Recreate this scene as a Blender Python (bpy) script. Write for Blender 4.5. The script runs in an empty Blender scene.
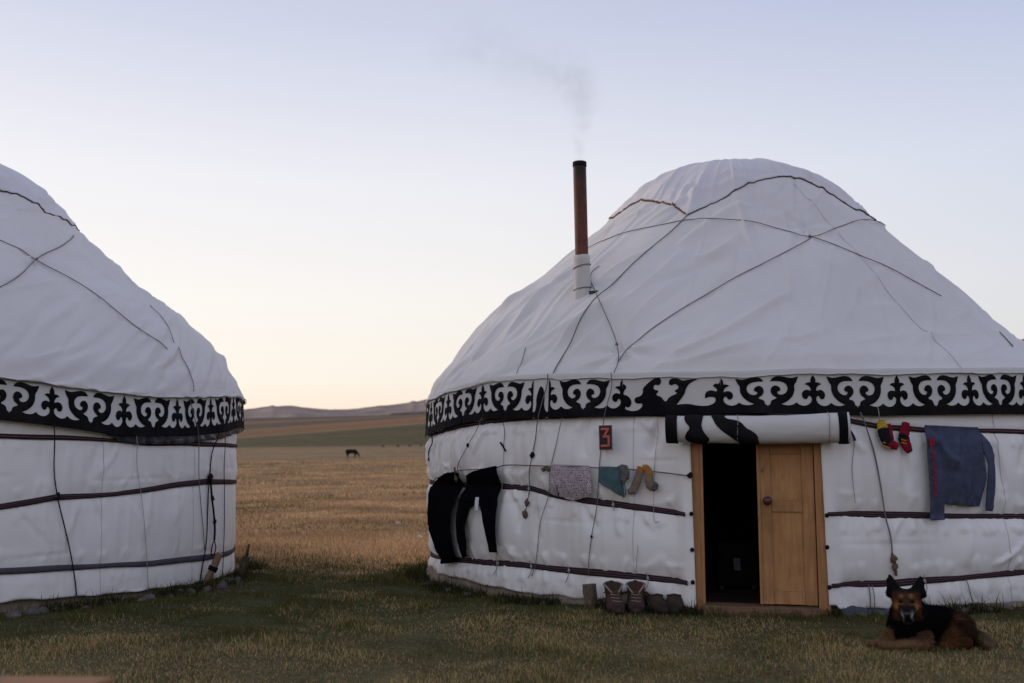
import bpy, bmesh, math, random
import numpy as np
from mathutils import Vector, Matrix, noise
from mathutils.geometry import delaunay_2d_cdt

random.seed(7)
rng = np.random.default_rng(7)
S = bpy.context.scene
COL = S.collection
R_ = math.radians
PI = math.pi

# ------------------------------------------------------------------ helpers
def tag(o, label=None, cat=None, group=None, kind=None):
    if label: o['label'] = label
    if cat: o['category'] = cat
    if group: o['group'] = group
    if kind: o['kind'] = kind
    return o

def empty(name, loc=(0, 0, 0), rz=0.0):
    o = bpy.data.objects.new(name, None)
    o.empty_display_size = 0.2
    COL.objects.link(o)
    o.location = loc
    o.rotation_euler = (0, 0, rz)
    return o

def mesh(name, verts, faces, mat, parent=None, smooth=True, uv=None, col=None):
    me = bpy.data.meshes.new(name)
    me.from_pydata([tuple(v) for v in verts], [], [tuple(f) for f in faces])
    if smooth:
        me.polygons.foreach_set('use_smooth', [True] * len(me.polygons))
    if uv is not None:
        l = me.uv_layers.new(name='UV')
        idx = np.zeros(len(me.loops), dtype=np.int32)
        me.loops.foreach_get('vertex_index', idx)
        l.data.foreach_set('uv', np.asarray(uv, dtype=np.float32)[idx].ravel())
    if col is not None:
        a = me.color_attributes.new('Col', 'FLOAT_COLOR', 'POINT')
        c = np.ones((len(verts), 4), dtype=np.float32)
        c[:, :3] = np.asarray(col)[:, :3]
        a.data.foreach_set('color', c.ravel())
    me.materials.append(mat)
    me.update()
    o = bpy.data.objects.new(name, me)
    COL.objects.link(o)
    if parent is not None:
        o.parent = parent
    return o

def bm_obj(name, bm, mat, parent=None, smooth=False, bevel=0.0):
    if bevel:
        bmesh.ops.bevel(bm, geom=list(bm.edges), offset=bevel, segments=2, affect='EDGES', profile=.6)
    me = bpy.data.meshes.new(name)
    bm.to_mesh(me); bm.free()
    if smooth:
        me.polygons.foreach_set('use_smooth', [True] * len(me.polygons))
    me.materials.append(mat)
    o = bpy.data.objects.new(name, me)
    COL.objects.link(o)
    if parent is not None:
        o.parent = parent
    return o

def box_bm(bm, x0, x1, y0, y1, z0, z1, M=None):
    r = bmesh.ops.create_cube(bm, size=1)
    T = Matrix.Translation(((x0 + x1) / 2, (y0 + y1) / 2, (z0 + z1) / 2)) @ Matrix.Diagonal((x1 - x0, y1 - y0, z1 - z0, 1))
    if M is not None: T = M @ T
    bmesh.ops.transform(bm, matrix=T, verts=r['verts'])
    return r['verts']

def catmull(pts, n=6):
    P = [Vector(p) for p in pts]
    if len(P) < 3:
        return [P[0].lerp(P[-1], i / n) for i in range(n + 1)]
    P = [P[0] * 2 - P[1]] + P + [P[-1] * 2 - P[-2]]
    out = []
    for i in range(1, len(P) - 2):
        a, b, c, d = P[i - 1:i + 3]
        for k in range(n):
            t = k / n
            out.append(.5 * ((2 * b) + (c - a) * t + (2 * a - 5 * b + 4 * c - d) * t * t + (3 * b - a - 3 * c + d) * t ** 3))
    out.append(P[-2])
    return out

def tube(pts, rad, seg=6, caps=True):
    """verts, faces of a tube along pts; rad is a number or list"""
    n = len(pts); V = []; F = []
    up = Vector((0.13, .21, .97))
    for i, p in enumerate(pts):
        d = (pts[min(i + 1, n - 1)] - pts[max(i - 1, 0)])
        d = d.normalized() if d.length > 1e-9 else Vector((0, 0, 1))
        a = d.cross(up)
        if a.length < 1e-3: a = d.cross(Vector((1, 0, 0)))
        a.normalize(); b = d.cross(a)
        r = rad[i] if isinstance(rad, (list, tuple)) else rad
        for k in range(seg):
            t = 2 * PI * k / seg
            V.append(p + a * (r * math.cos(t)) + b * (r * math.sin(t)))
    for i in range(n - 1):
        for k in range(seg):
            k2 = (k + 1) % seg
            F.append((i * seg + k, i * seg + k2, (i + 1) * seg + k2, (i + 1) * seg + k))
    if caps:
        F.append(tuple(range(seg))[::-1]); F.append(tuple((n - 1) * seg + k for k in range(seg)))
    return V, F

def interp(tab, x):
    if x <= tab[0][0]: return tab[0][1]
    for (a, b), (c, d) in zip(tab, tab[1:]):
        if x <= c:
            t = (x - a) / (c - a)
            return b + (d - b) * t
    return tab[-1][1]

def sstep(a, b, x):
    t = min(max((x - a) / (b - a), 0), 1)
    return t * t * (3 - 2 * t)

def nz(x, y, z=0.0):
    return noise.noise(Vector((x, y, z)))

# ------------------------------------------------------------------ materials
def mat(name, color=(.5, .5, .5), rough=.8, spec=.3):
    m = bpy.data.materials.new(name); m.use_nodes = True
    b = m.node_tree.nodes['Principled BSDF']
    b.inputs['Base Color'].default_value = (*color, 1)
    b.inputs['Roughness'].default_value = rough
    b.inputs['Specular IOR Level'].default_value = spec
    return m

def N(m, t, **kw):
    n = m.node_tree.nodes.new(t)
    for k, v in kw.items():
        if hasattr(n, k): setattr(n, k, v)
        else: n.inputs[k].default_value = v
    return n

def L(m, a, b): m.node_tree.links.new(a, b)
def bsdf(m): return m.node_tree.nodes['Principled BSDF']

def mix(m, fac, a, b, mode='MIX'):
    n = m.node_tree.nodes.new('ShaderNodeMix'); n.data_type = 'RGBA'; n.blend_type = mode
    for sock, v in ((n.inputs[0], fac), (n.inputs[6], a), (n.inputs[7], b)):
        if isinstance(v, (int, float)): sock.default_value = v
        elif isinstance(v, tuple): sock.default_value = (*v, 1) if len(v) == 3 else v
        else: L(m, v, sock)
    return n.outputs[2]

def ramp(m, src, stops):
    n = m.node_tree.nodes.new('ShaderNodeValToRGB')
    e = n.color_ramp.elements
    while len(e) < len(stops): e.new(.5)
    for el, (p, c) in zip(e, stops):
        el.position = p
        el.color = (c, c, c, 1) if isinstance(c, (int, float)) else (*c, 1)
    L(m, src, n.inputs[0])
    return n.outputs[0]

def noise_node(m, scale, detail=4, coord='Object', stretch=None, rough=.55):
    t = m.node_tree.nodes.new('ShaderNodeTexCoord')
    n = m.node_tree.nodes.new('ShaderNodeTexNoise')
    n.inputs['Scale'].default_value = scale; n.inputs['Detail'].default_value = detail
    n.inputs['Roughness'].default_value = rough
    if stretch:
        mp = m.node_tree.nodes.new('ShaderNodeMapping'); mp.inputs['Scale'].default_value = stretch
        L(m, t.outputs[coord], mp.inputs[0]); L(m, mp.outputs[0], n.inputs[0])
    else:
        L(m, t.outputs[coord], n.inputs[0])
    return n.outputs[0]

def bump(m, h, strength=.3, dist=.01):
    b = m.node_tree.nodes.new('ShaderNodeBump')
    b.inputs['Strength'].default_value = strength; b.inputs['Distance'].default_value = dist
    L(m, h, b.inputs['Height']); L(m, b.outputs[0], bsdf(m).inputs['Normal'])

def canvas_mat(name, base, stain, stain_amt=.6, streak=True):
    m = mat(name, base, .8, .2)
    big = noise_node(m, .9, 4)
    soft = noise_node(m, 3.0, 3, rough=.5)
    spots = noise_node(m, 17, 2)
    c = mix(m, ramp(m, big, [(.42, 0.), (.75, stain_amt)]), base, stain)
    c = mix(m, ramp(m, soft, [(.50, 0.), (.80, .22)]), c, tuple(v * .8 for v in base))
    c = mix(m, ramp(m, spots, [(.77, 0.), (.82, .35)]), c, tuple(v * .5 for v in stain))
    if streak:
        st = noise_node(m, 2.6, 4, stretch=(2.0, 2.0, .25))
        c = mix(m, ramp(m, st, [(.54, 0.), (.80, .42)]), c, tuple(v * .78 for v in stain))
        rs = noise_node(m, 1.7, 5, stretch=(1.5, 1.5, .6)); c = mix(m, ramp(m, rs, [(.60, 0.), (.72, .32)]), c, (.42, .31, .21))
        # splash dirt along the foot of the wall
        tc = N(m, 'ShaderNodeTexCoord'); sp = N(m, 'ShaderNodeSeparateXYZ'); L(m, tc.outputs['Object'], sp.inputs[0])
        mr = N(m, 'ShaderNodeMapRange'); mr.inputs['From Min'].default_value = .42; mr.inputs['From Max'].default_value = .15; mr.inputs['To Max'].default_value = .8; L(m, sp.outputs[2], mr.inputs[0])
        dn = noise_node(m, 4, 4); ml = N(m, 'ShaderNodeMath', operation='MULTIPLY'); L(m, mr.outputs[0], ml.inputs[0]); L(m, ramp(m, dn, [(.4, 0.), (.65, 1.)]), ml.inputs[1])
        c = mix(m, ml.outputs[0], c, tuple(v * .62 for v in stain))
    L(m, c, bsdf(m).inputs['Base Color'])
    bump(m, noise_node(m, 3.5, 2), .25, .02)
    return m

M_wall = canvas_mat('wall_canvas', (.86, .825, .80), (.70, .62, .55), .5)
M_roof = canvas_mat('roof_canvas', (.69, .66, .645), (.56, .51, .475), .5, streak=False)
M_cap = canvas_mat('cap_canvas', (.69, .66, .68), (.56, .52, .515), .4, streak=False)
M_felt = canvas_mat('white_felt', (.61, .585, .565), (.47, .43, .385), .5, streak=False)
M_black = mat('black_felt', (.008, .0075, .009), .95, .1)
L(M_black, mix(M_black, ramp(M_black, noise_node(M_black, 3, 4), [(.4, 0.), (.75, 1.)]), (.007, .0065, .008), (.017, .015, .016)), bsdf(M_black).inputs['Base Color'])
bump(M_black, noise_node(M_black, 120, 3), .4, .004)
M_hem = mat('hem_binding', (.16, .085, .05), .9, .1)
M_seam = mat('seam_thread', (.52, .49, .47), .9, .1)
M_hem_pale = mat('hem_thread', (.20, .17, .15), .9, .1)
M_hem_dark = mat('dark_binding', (.075, .06, .055), .9, .1)
M_rope = mat('dark_rope', (.16, .138, .13), .9, .1)
M_rope_black = mat('black_rope', (.012, .011, .016), .85, .1)
M_rope_tan = mat('tan_rope', (.15, .10, .062), .95, .1)
M_rope_pale = mat('pale_string', (.34, .31, .28), .95, .1)
M_tarp = mat('dark_tarp', (.045, .05, .07), .35, .5)

def belt_mat(name, dark, light, k=3):
    m = mat(name, dark, .9, .1)
    uvn = N(m, 'ShaderNodeUVMap')
    sx = N(m, 'ShaderNodeSeparateXYZ'); L(m, uvn.outputs[0], sx.inputs[0])
    mul = N(m, 'ShaderNodeMath', operation='MULTIPLY'); mul.inputs[1].default_value = k; L(m, sx.outputs[1], mul.inputs[0])
    fr = N(m, 'ShaderNodeMath', operation='FRACT'); L(m, mul.outputs[0], fr.inputs[0])
    c = ramp(m, fr.outputs[0], [(0, light), (.1, light), (.16, dark), (.84, dark), (.9, light), (1, light)])
    nn = noise_node(m, 14, 4)
    c = mix(m, ramp(m, nn, [(.4, 0.), (.7, .35)]), c, tuple(v * 1.7 + .01 for v in dark))
    L(m, c, bsdf(m).inputs['Base Color'])
    return m
M_belt = belt_mat('maroon_belt', (.032, .015, .02), (.12, .085, .085))
M_belt_grey = belt_mat('grey_belt', (.07, .06, .075), (.10, .085, .10), 4)
M_belt_two = belt_mat('dark_red_belt', (.035, .015, .02), (.16, .12, .12), 2)

def wood_mat(name, a, b, scale=6., stretch=(6, 6, .5), rough=.6):
    m = mat(name, a, rough, .3)
    n = noise_node(m, scale, 6, stretch=stretch, rough=.65)
    n2 = noise_node(m, 2.5, 3)
    c = mix(m, ramp(m, n, [(.3, 0.), (.7, 1.)]), a, b)
    c = mix(m, ramp(m, n2, [(.45, 0.), (.75, .5)]), c, tuple(v * .6 for v in b))
    kn = noise_node(m, 6.5, 2, stretch=(1.6, 1.6, 1.0)); c = mix(m, ramp(m, kn, [(.70, 0.), (.78, .8)]), c, tuple(v * .4 for v in b))
    sc_ = noise_node(m, 30, 3, stretch=(1, 1, .25)); c = mix(m, ramp(m, sc_, [(.55, 0.), (.75, .4)]), c, tuple(v * .55 for v in b))
    L(m, c, bsdf(m).inputs['Base Color'])
    bump(m, n, .25, .004)
    return m
M_wood = wood_mat('door_wood', (.50, .255, .105), (.34, .155, .056))
M_wood_worn = wood_mat('worn_wood', (.26, .15, .08), (.14, .08, .045), 6, (.5, 6, 6))
M_ply = wood_mat('door_panel', (.52, .27, .11), (.40, .185, .065), 4., (9, 9, .8))
M_weather = wood_mat('weathered_wood', (.17, .125, .085), (.07, .05, .035), 8)
M_stake = wood_mat('peeled_wood', (.33, .22, .11), (.16, .09, .045), 9)
M_stakedark = wood_mat('dark_wood', (.11, .075, .05), (.05, .03, .02), 9)
M_table = wood_mat('table_wood', (.34, .165, .065), (.25, .11, .04), 5, (.5, 6, 6))
M_clay = wood_mat('clay_plinth', (.30, .235, .175), (.15, .11, .08), 4, (1, 1, 2), .95)
M_stone = mat('stone_grey', (.2, .18, .165), .95, .1)
_c = mix(M_stone, ramp(M_stone, noise_node(M_stone, 9, 5), [(.35, 0.), (.7, 1.)]), (.075, .065, .058), (.16, .145, .13))
L(M_stone, _c, bsdf(M_stone).inputs['Base Color']); bump(M_stone, noise_node(M_stone, 25, 4), .5, .01)
M_palestone = mat('pale_stone', (.62, .6, .57), .9, .1)

# rusty stove pipe
M_rust = mat('rusty_pipe', (.15, .045, .022), .6, .3)
_n = noise_node(M_rust, 9, 5, stretch=(1, 1, .35)); _n2 = noise_node(M_rust, 30, 4)
_c = mix(M_rust, ramp(M_rust, _n, [(.35, 0.), (.65, 1.)]), (.20, .055, .026), (.085, .026, .016))
_c = mix(M_rust, ramp(M_rust, _n2, [(.5, 0.), (.75, .6)]), _c, (.04, .02, .016))
_t = N(M_rust, 'ShaderNodeTexCoord'); _s = N(M_rust, 'ShaderNodeSeparateXYZ'); L(M_rust, _t.outputs['Object'], _s.inputs[0])
_m = N(M_rust, 'ShaderNodeMapRange'); _m.inputs['From Min'].default_value = 3.85; _m.inputs['From Max'].default_value = 4.19; L(M_rust, _s.outputs[2], _m.inputs[0])
_c = mix(M_rust, _m.outputs[0], _c, (.02, .011, .010))
L(M_rust, _c, bsdf(M_rust).inputs['Base Color']); bump(M_rust, _n2, .3, .003)
M_soot = mat('soot', (.016, .011, .010), .85, .2)
M_iron = mat('dark_iron', (.02, .02, .022), .5, .5)

def cloth_mat(name, base, dark=None, scale=14, rough=.9):
    m = mat(name, base, rough, .1)
    dark = dark or tuple(v * .65 for v in base)
    n = noise_node(m, scale, 5)
    c = mix(m, ramp(m, n, [(.35, 0.), (.7, 1.)]), base, dark)
    L(m, c, bsdf(m).inputs['Base Color']); bump(m, noise_node(m, 60, 3), .3, .003)
    return m
M_blackcloth = mat('black_cloth', (.0055, .005, .007), 1., 0.)
_unused = (lambda *a: None)('black_cloth', (.0065, .006, .0085), (.004, .004, .0055))
M_shirt = cloth_mat('blue_grey_jersey', (.076, .084, .135), (.05, .056, .092))
M_teal = cloth_mat('teal_cloth', (.085, .15, .155), (.05, .095, .105))
M_greycloth = cloth_mat('grey_cloth', (.14, .14, .14), (.06, .06, .06), 40)
M_sock = cloth_mat('tan_sock', (.24, .18, .13), (.15, .115, .09))
M_sockorange = cloth_mat('orange_knit', (.45, .2, .06), (.3, .13, .04))
M_red = cloth_mat('red_knit', (.26, .012, .03), (.12, .008, .018), 30)
M_yellow = cloth_mat('yellow_knit', (.5, .33, .03), (.36, .22, .02))
M_redprint = mat('red_print', (.32, .02, .035), .8, .1)
M_white = mat('white_label', (.62, .62, .62), .8, .2)
M_boot = cloth_mat('brown_leather', (.085, .052, .036), (.032, .021, .016), 12, .7)
M_bootpad = mat('boot_lining', (.26, .21, .17), .9, .1)
M_shoe = cloth_mat('dark_leather', (.055, .036, .028), (.026, .018, .016), 12, .6)
M_sole = mat('black_rubber', (.012, .011, .011), .8, .2)
M_signplate = mat('dark_sign_plate', (.035, .02, .018), .7, .3)
M_signred = mat('coral_red_paint', (.55, .13, .10), .6, .3)

# patterned boxers
M_print = mat('printed_cotton', (.55, .48, .5), .9, .1)
_u = N(M_print, 'ShaderNodeUVMap')
_b = M_print.node_tree.nodes.new('ShaderNodeTexBrick')
_b.inputs['Scale'].default_value = 30; _b.inputs['Color1'].default_value = (.06, .03, .055, 1); _b.inputs['Color2'].default_value = (.16, .07, .11, 1)
_b.inputs['Mortar'].default_value = (.56, .47, .50, 1); _b.inputs['Mortar Size'].default_value = .085; _b.inputs['Mortar Smooth'].default_value = .2
_b.inputs['Brick Width'].default_value = .62; _b.inputs['Row Height'].default_value = .42
L(M_print, _u.outputs[0], _b.inputs[0])
_c = mix(M_print, ramp(M_print, noise_node(M_print, 60, 2), [(.46, 0.), (.54, 1.)]), _b.outputs[0], (.50, .42, .45))
L(M_print, _c, bsdf(M_print).inputs['Base Color'])

def vcol_mat(name, rough=.9, translucent=0.0, nscale=None):
    m = mat(name, rough=rough, spec=.1)
    a = N(m, 'ShaderNodeVertexColor'); a.layer_name = 'Col'
    c = a.outputs[0]
    if nscale:
        n = noise_node(m, nscale, 6, rough=.65)
        c = mix(m, 1.0, c, ramp(m, n, [(.25, .55), (.75, 1.45)]), 'MULTIPLY')
    L(m, c, bsdf(m).inputs['Base Color'])
    if translucent:
        t = N(m, 'ShaderNodeBsdfTranslucent'); L(m, c, t.inputs[0])
        mx = N(m, 'ShaderNodeMixShader'); mx.inputs[0].default_value = translucent
        out = m.node_tree.nodes['Material Output']
        L(m, bsdf(m).outputs[0], mx.inputs[1]); L(m, t.outputs[0], mx.inputs[2]); L(m, mx.outputs[0], out.inputs[0])
    return m
M_grass = vcol_mat('grass_blades', .8, .35)
M_dog = vcol_mat('dog_coat', .75)
M_fur = vcol_mat('dog_fur', .9, .1); bsdf(M_fur).inputs['Specular IOR Level'].default_value = 0.02
M_cow = vcol_mat('cattle_coat', .9)
M_ground = vcol_mat('meadow_ground', 1.0, 0)
_m = M_ground
_v = [n for n in _m.node_tree.nodes if n.type == 'VERTEX_COLOR'][0]
_n1 = noise_node(_m, .22, 7, rough=.68); _n2 = noise_node(_m, 2.4, 6, rough=.7); _n3 = noise_node(_m, .02, 6, rough=.6, stretch=(.35, 1.6, 1))
_n4 = noise_node(_m, 26, 3, rough=.7)
_c = mix(_m, 1., _v.outputs[0], ramp(_m, _n1, [(.3, .68), (.7, 1.32)]), 'MULTIPLY')
_c = mix(_m, 1., _c, ramp(_m, _n2, [(.3, .6), (.7, 1.4)]), 'MULTIPLY')
_c = mix(_m, 1., _c, ramp(_m, _n4, [(.3, .6), (.7, 1.4)]), 'MULTIPLY')
_c = mix(_m, 1., _c, ramp(_m, _n3, [(.35, (.88, .92, .9)), (.65, (1.12, 1.06, 1.02))]), 'MULTIPLY')
L(_m, _c, bsdf(_m).inputs['Base Color']); bump(_m, _n2, .6, .05)
M_hill = vcol_mat('hill_side', 1.0, 0, .03)

# ------------------------------------------------------------------ camera
H = 1.25
f = 995.
cam_d = bpy.data.cameras.new('camera'); cam = bpy.data.objects.new('camera', cam_d)
COL.objects.link(cam); S.camera = cam
cam_d.sensor_width = 36; cam_d.lens = 36 * f / 1024
cam_d.clip_start = .05; cam_d.clip_end = 9000
P_ = math.atan(128.5 / f)
cam.matrix_world = Matrix.Translation((0, 0, H)) @ Matrix.Rotation(PI / 2 + P_, 4, 'X') @ Matrix.Rotation(-R_(.8), 4, 'Z')
cam_d.dof.use_dof = True; cam_d.dof.focus_distance = 8.4; cam_d.dof.aperture_fstop = 2.0

# ------------------------------------------------------------------ terrain
FAR = [(0, .12), (20, .12), (40, .33), (70, .95), (130, 3.05)]
def ground_z(x, y):
    x = np.asarray(x, float); y = np.asarray(y, float)
    r = np.hypot(x, y); az = np.clip(np.degrees(np.arctan2(x, y)), -25, 8)
    e = lambda rr, v: 1.25 + rr * v
    xs = [0, 20, 40, 70, 130]; ys = [.12, .12, .33, .95, 3.05]
    near = np.interp(r, xs, ys)
    a = az + 15.15
    z300 = e(300, .0245); z450 = e(450, .0343 + .00126 * a); z600 = e(600, .041 + .00128 * a); z850 = e(850, .0536 + .0003 * a)
    far = np.where(r < 300, 3.05 + (z300 - 3.05) * (r - 130) / 170,
          np.where(r < 450, z300 + (z450 - z300) * (r - 300) / 150,
          np.where(r < 600, z450 + (z600 - z450) * (r - 450) / 150,
          np.where(r < 850, z600 + (z850 - z600) * (r - 600) / 250, z850 - (r - 850) * .012))))
    z = np.where(r < 130, near, far)
    t = np.clip((-x - .8) / 2.6, 0, 1)
    z = z + .08 * t * t * (3 - 2 * t) * np.clip(1.4 - r / 40, 0, 1)
    z = z + .012 * np.sin(x * 2.1 + 1.3 * np.sin(y * 1.1)) * np.sin(y * 1.7 + x * .4) * np.clip(r / 5, 0, 1)
    z = z + np.clip((r - 20) / 60, 0, 1) * (.10 * np.sin(x * .11 + y * .23) + .07 * np.sin(y * .41 - x * .17)) * (r < 300)
    return z
def gz(x, y): return float(ground_z(x, y))

az = np.concatenate([np.arange(-180, -40, 4), np.arange(-40, 44, .35), np.arange(44, 180, 4)])
rr = np.concatenate([[.25], np.geomspace(.6, 3400, 230)])
A, RR = np.meshgrid(np.radians(az), rr)
GX = RR * np.sin(A); GY = RR * np.cos(A); GZ = ground_z(GX, GY)
V = np.stack([GX, GY, GZ], -1).reshape(-1, 3)
V = np.vstack([V, [[0, 0, .12]]])
na = len(az); F = []
for i in range(len(rr) - 1):
    for j in range(na):
        j2 = (j + 1) % na
        F.append((i * na + j, i * na + j2, (i + 1) * na + j2, (i + 1) * na + j))
for j in range(na): F.append((len(V) - 1, (j + 1) % na, j))

YR = Vector((2.6745, 11.4929)); YL = Vector((-6.5405, 10.3460))
def green_mask(x, y):
    """1 on the short green turf around the yurts, 0 on the dry meadow"""
    d = np.hypot(x, y)
    wob = .5 * np.sin(x * 1.3 + 2) + .3 * np.sin(x * 3.1 + y)
    edge = 11.7 + wob * .5
    m = 1 - np.clip((d - edge + 1.5 + .5 * np.sin(x * 5.3 + y * 2.7) * np.sin(y * 4.1)) / 3.0, 0, 1)
    return m * m * (3 - 2 * m)
def ground_col(x, y):
    r = np.hypot(x, y); azd = np.degrees(np.arctan2(x, y))
    tan = np.array([.28, .18, .095]); green = np.array([.062, .060, .024]); brown = np.array([.14, .105, .052])
    gm = green_mask(x, y)[:, None]
    nearb = np.clip((8.0 - r) / 1.6, 0, 1)[:, None] * .6
    c = tan * (1 - gm) + (green * (1 - nearb) + brown * nearb) * gm
    st = (np.sin(y * .16 + .8 * np.sin(x * .05)) * .5 + .5)[:, None] * np.clip((r - 20) / 40, 0, 1)[:, None]
    c = c * (1 - .22 * st) + np.array([.19, .12, .06]) * .22 * st
    def band(lo, hi, s): return (np.clip((r - lo) / s, 0, 1) * (1 - np.clip((r - hi) / s, 0, 1)))[:, None]
    strip = band(24, 30, 4) * .45
    c = c * (1 - strip) + np.array([.11, .088, .03]) * strip
    g2 = band(296, 440, 16); c = c * (1 - g2) + np.array([.105, .082, .037]) * g2
    o = band(455, 585, 25); c = c * (1 - o) + np.array([.235, .118, .055]) * o
    b = band(600, 700, 30); c = c * (1 - b) + np.array([.135, .088, .055]) * b
    b2 = band(720, 4000, 60); c = c * (1 - b2) + np.array([.125, .085, .06]) * b2
    return c
ground = mesh('ground', V, F, M_ground, col=ground_col(V[:, 0], V[:, 1]))
tag(ground, kind='structure')

# far hills: crest line by azimuth (degrees -> slope above eye height)
crest = [(-180, .05), (-60, .055), (-30, .058), (-19, .0600), (-15.2, .0618), (-14.3, .0638), (-13.72, .0652), (-13.60, .0664), (-13.45, .0652), (-12.6, .0658), (-11.5, .0633), (-10.5, .0618),
         (-9.6, .0620), (-8.9, .0627), (-7.8, .0651), (-6.8, .0665), (-6.0, .0683), (-5.9, .0690), (-5.72, .0706), (-5.55, .0692), (-4.7, .0727), (-2, .076), (3, .078), (12, .07), (60, .06), (180, .05)]
def ridge(name, tab, r0, r1, r2, az0, az1, step, color, amp, seed):
    azs = np.arange(az0, az1, step); V = []; C = []; F = []
    prof = [(0, r0), (.25, r0 + (r1 - r0) * .3), (.5, r0 + (r1 - r0) * .55), (.75, r0 + (r1 - r0) * .8), (1, r1), (.4, r2)]
    for a in azs:
        e = interp(tab, a)
        zc = H + r1 * e
        for k, (t, r) in enumerate(prof):
            x, y = r * math.sin(R_(a)), r * math.cos(R_(a))
            z = (zc + amp * nz(a * 2.3, k, seed)) * t ** 1.1 - (6 if t == 0 else 0)
            if 0 < t < 1: z += amp * 4 * nz(a * .6, k * .7, seed + 3)
            V.append((x, y, z))
            q = 1 + .25 * nz(a * .8, k * 1.2, seed + 9)
            C.append([v * q for v in color])
    n = len(prof)
    for i in range(len(azs) - 1):
        for k in range(n - 1): F.append((i * n + k, (i + 1) * n + k, (i + 1) * n + k + 1, i * n + k + 1))
    o = mesh(name, V, F, M_hill, col=C)
    return tag(o, kind='structure')
ridge('hills', crest, 800, 1500, 2100, -180, 180.1, .12, (.30, .225, .19), .5, 1)
near_tab = [(-7.6, .050), (-7.0, .0572), (-5.5, .0590), (-4.2, .0600), (0, .064), (6, .07), (12, .074), (18, .088), (23, .101), (27.2, .1100), (33, .125), (45, .12), (60, .07), (64, .03)]
ridge('hills', near_tab, 620, 900, 1250, -7.6, 64, .2, (.12, .075, .06), .5, 5)

# ------------------------------------------------------------------ yurts
def prof_eval(tab, u):
    """tab: list of (r,z) ; u in 0..1 by arc index -> interpolated with catmull for smoothness"""
    x = u * (len(tab) - 1); i = min(int(x), len(tab) - 2); t = x - i
    p = [tab[max(i - 1, 0)], tab[i], tab[i + 1], tab[min(i + 2, len(tab) - 1)]]
    def cm(a, b, c, d): return .5 * ((2 * b) + (c - a) * t + (2 * a - 5 * b + 4 * c - d) * t * t + (3 * b - a - 3 * c + d) * t ** 3)
    return cm(*[q[0] for q in p]), cm(*[q[1] for q in p])

class Creases:
    """height map of cloth folds: each fold is a short tapering ridge or valley"""
    def __init__(s, x0, x1, y0, y1, res):
        s.x0, s.y0, s.res = x0, y0, res
        s.nx = int((x1 - x0) / res) + 2; s.ny = int((y1 - y0) / res) + 2
        s.g = np.zeros((s.ny, s.nx), np.float32)
    def add(s, x, y, ang, ln, w, a, bend=0.):
        dx, dy = math.cos(ang), math.sin(ang); m = ln / 2 + w * 3
        i0 = max(int((x - m - s.x0) / s.res), 0); i1 = min(int((x + m - s.x0) / s.res) + 1, s.nx)
        j0 = max(int((y - m - s.y0) / s.res), 0); j1 = min(int((y + m - s.y0) / s.res) + 1, s.ny)
        if i1 <= i0 or j1 <= j0: return
        X = s.x0 + np.arange(i0, i1) * s.res - x; Y = s.y0 + np.arange(j0, j1) * s.res - y
        X, Y = np.meshgrid(X, Y)
        t = (X * dx + Y * dy) / (ln / 2); d = -X * dy + Y * dx - bend * (1 - t * t)
        al = np.clip(1 - t * t, 0, 1) ** .8
        ww = w * (.55 + .45 * (1 + t) / 1.2)
        # one steep and one soft flank, the way canvas folds
        k = np.where(d > 0, d / ww, d / (ww * 2.2))
        s.g[j0:j1, i0:i1] += (a * al * np.exp(-k * k)).astype(np.float32)
    def at(s, x, y):
        fx = min(max((x - s.x0) / s.res, 0), s.nx - 1.001); fy = min(max((y - s.y0) / s.res, 0), s.ny - 1.001)
        i, j = int(fx), int(fy); u, v = fx - i, fy - j; g = s.g
        return float((g[j, i] * (1 - u) + g[j, i + 1] * u) * (1 - v) + (g[j + 1, i] * (1 - u) + g[j + 1, i + 1] * u) * v)

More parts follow.
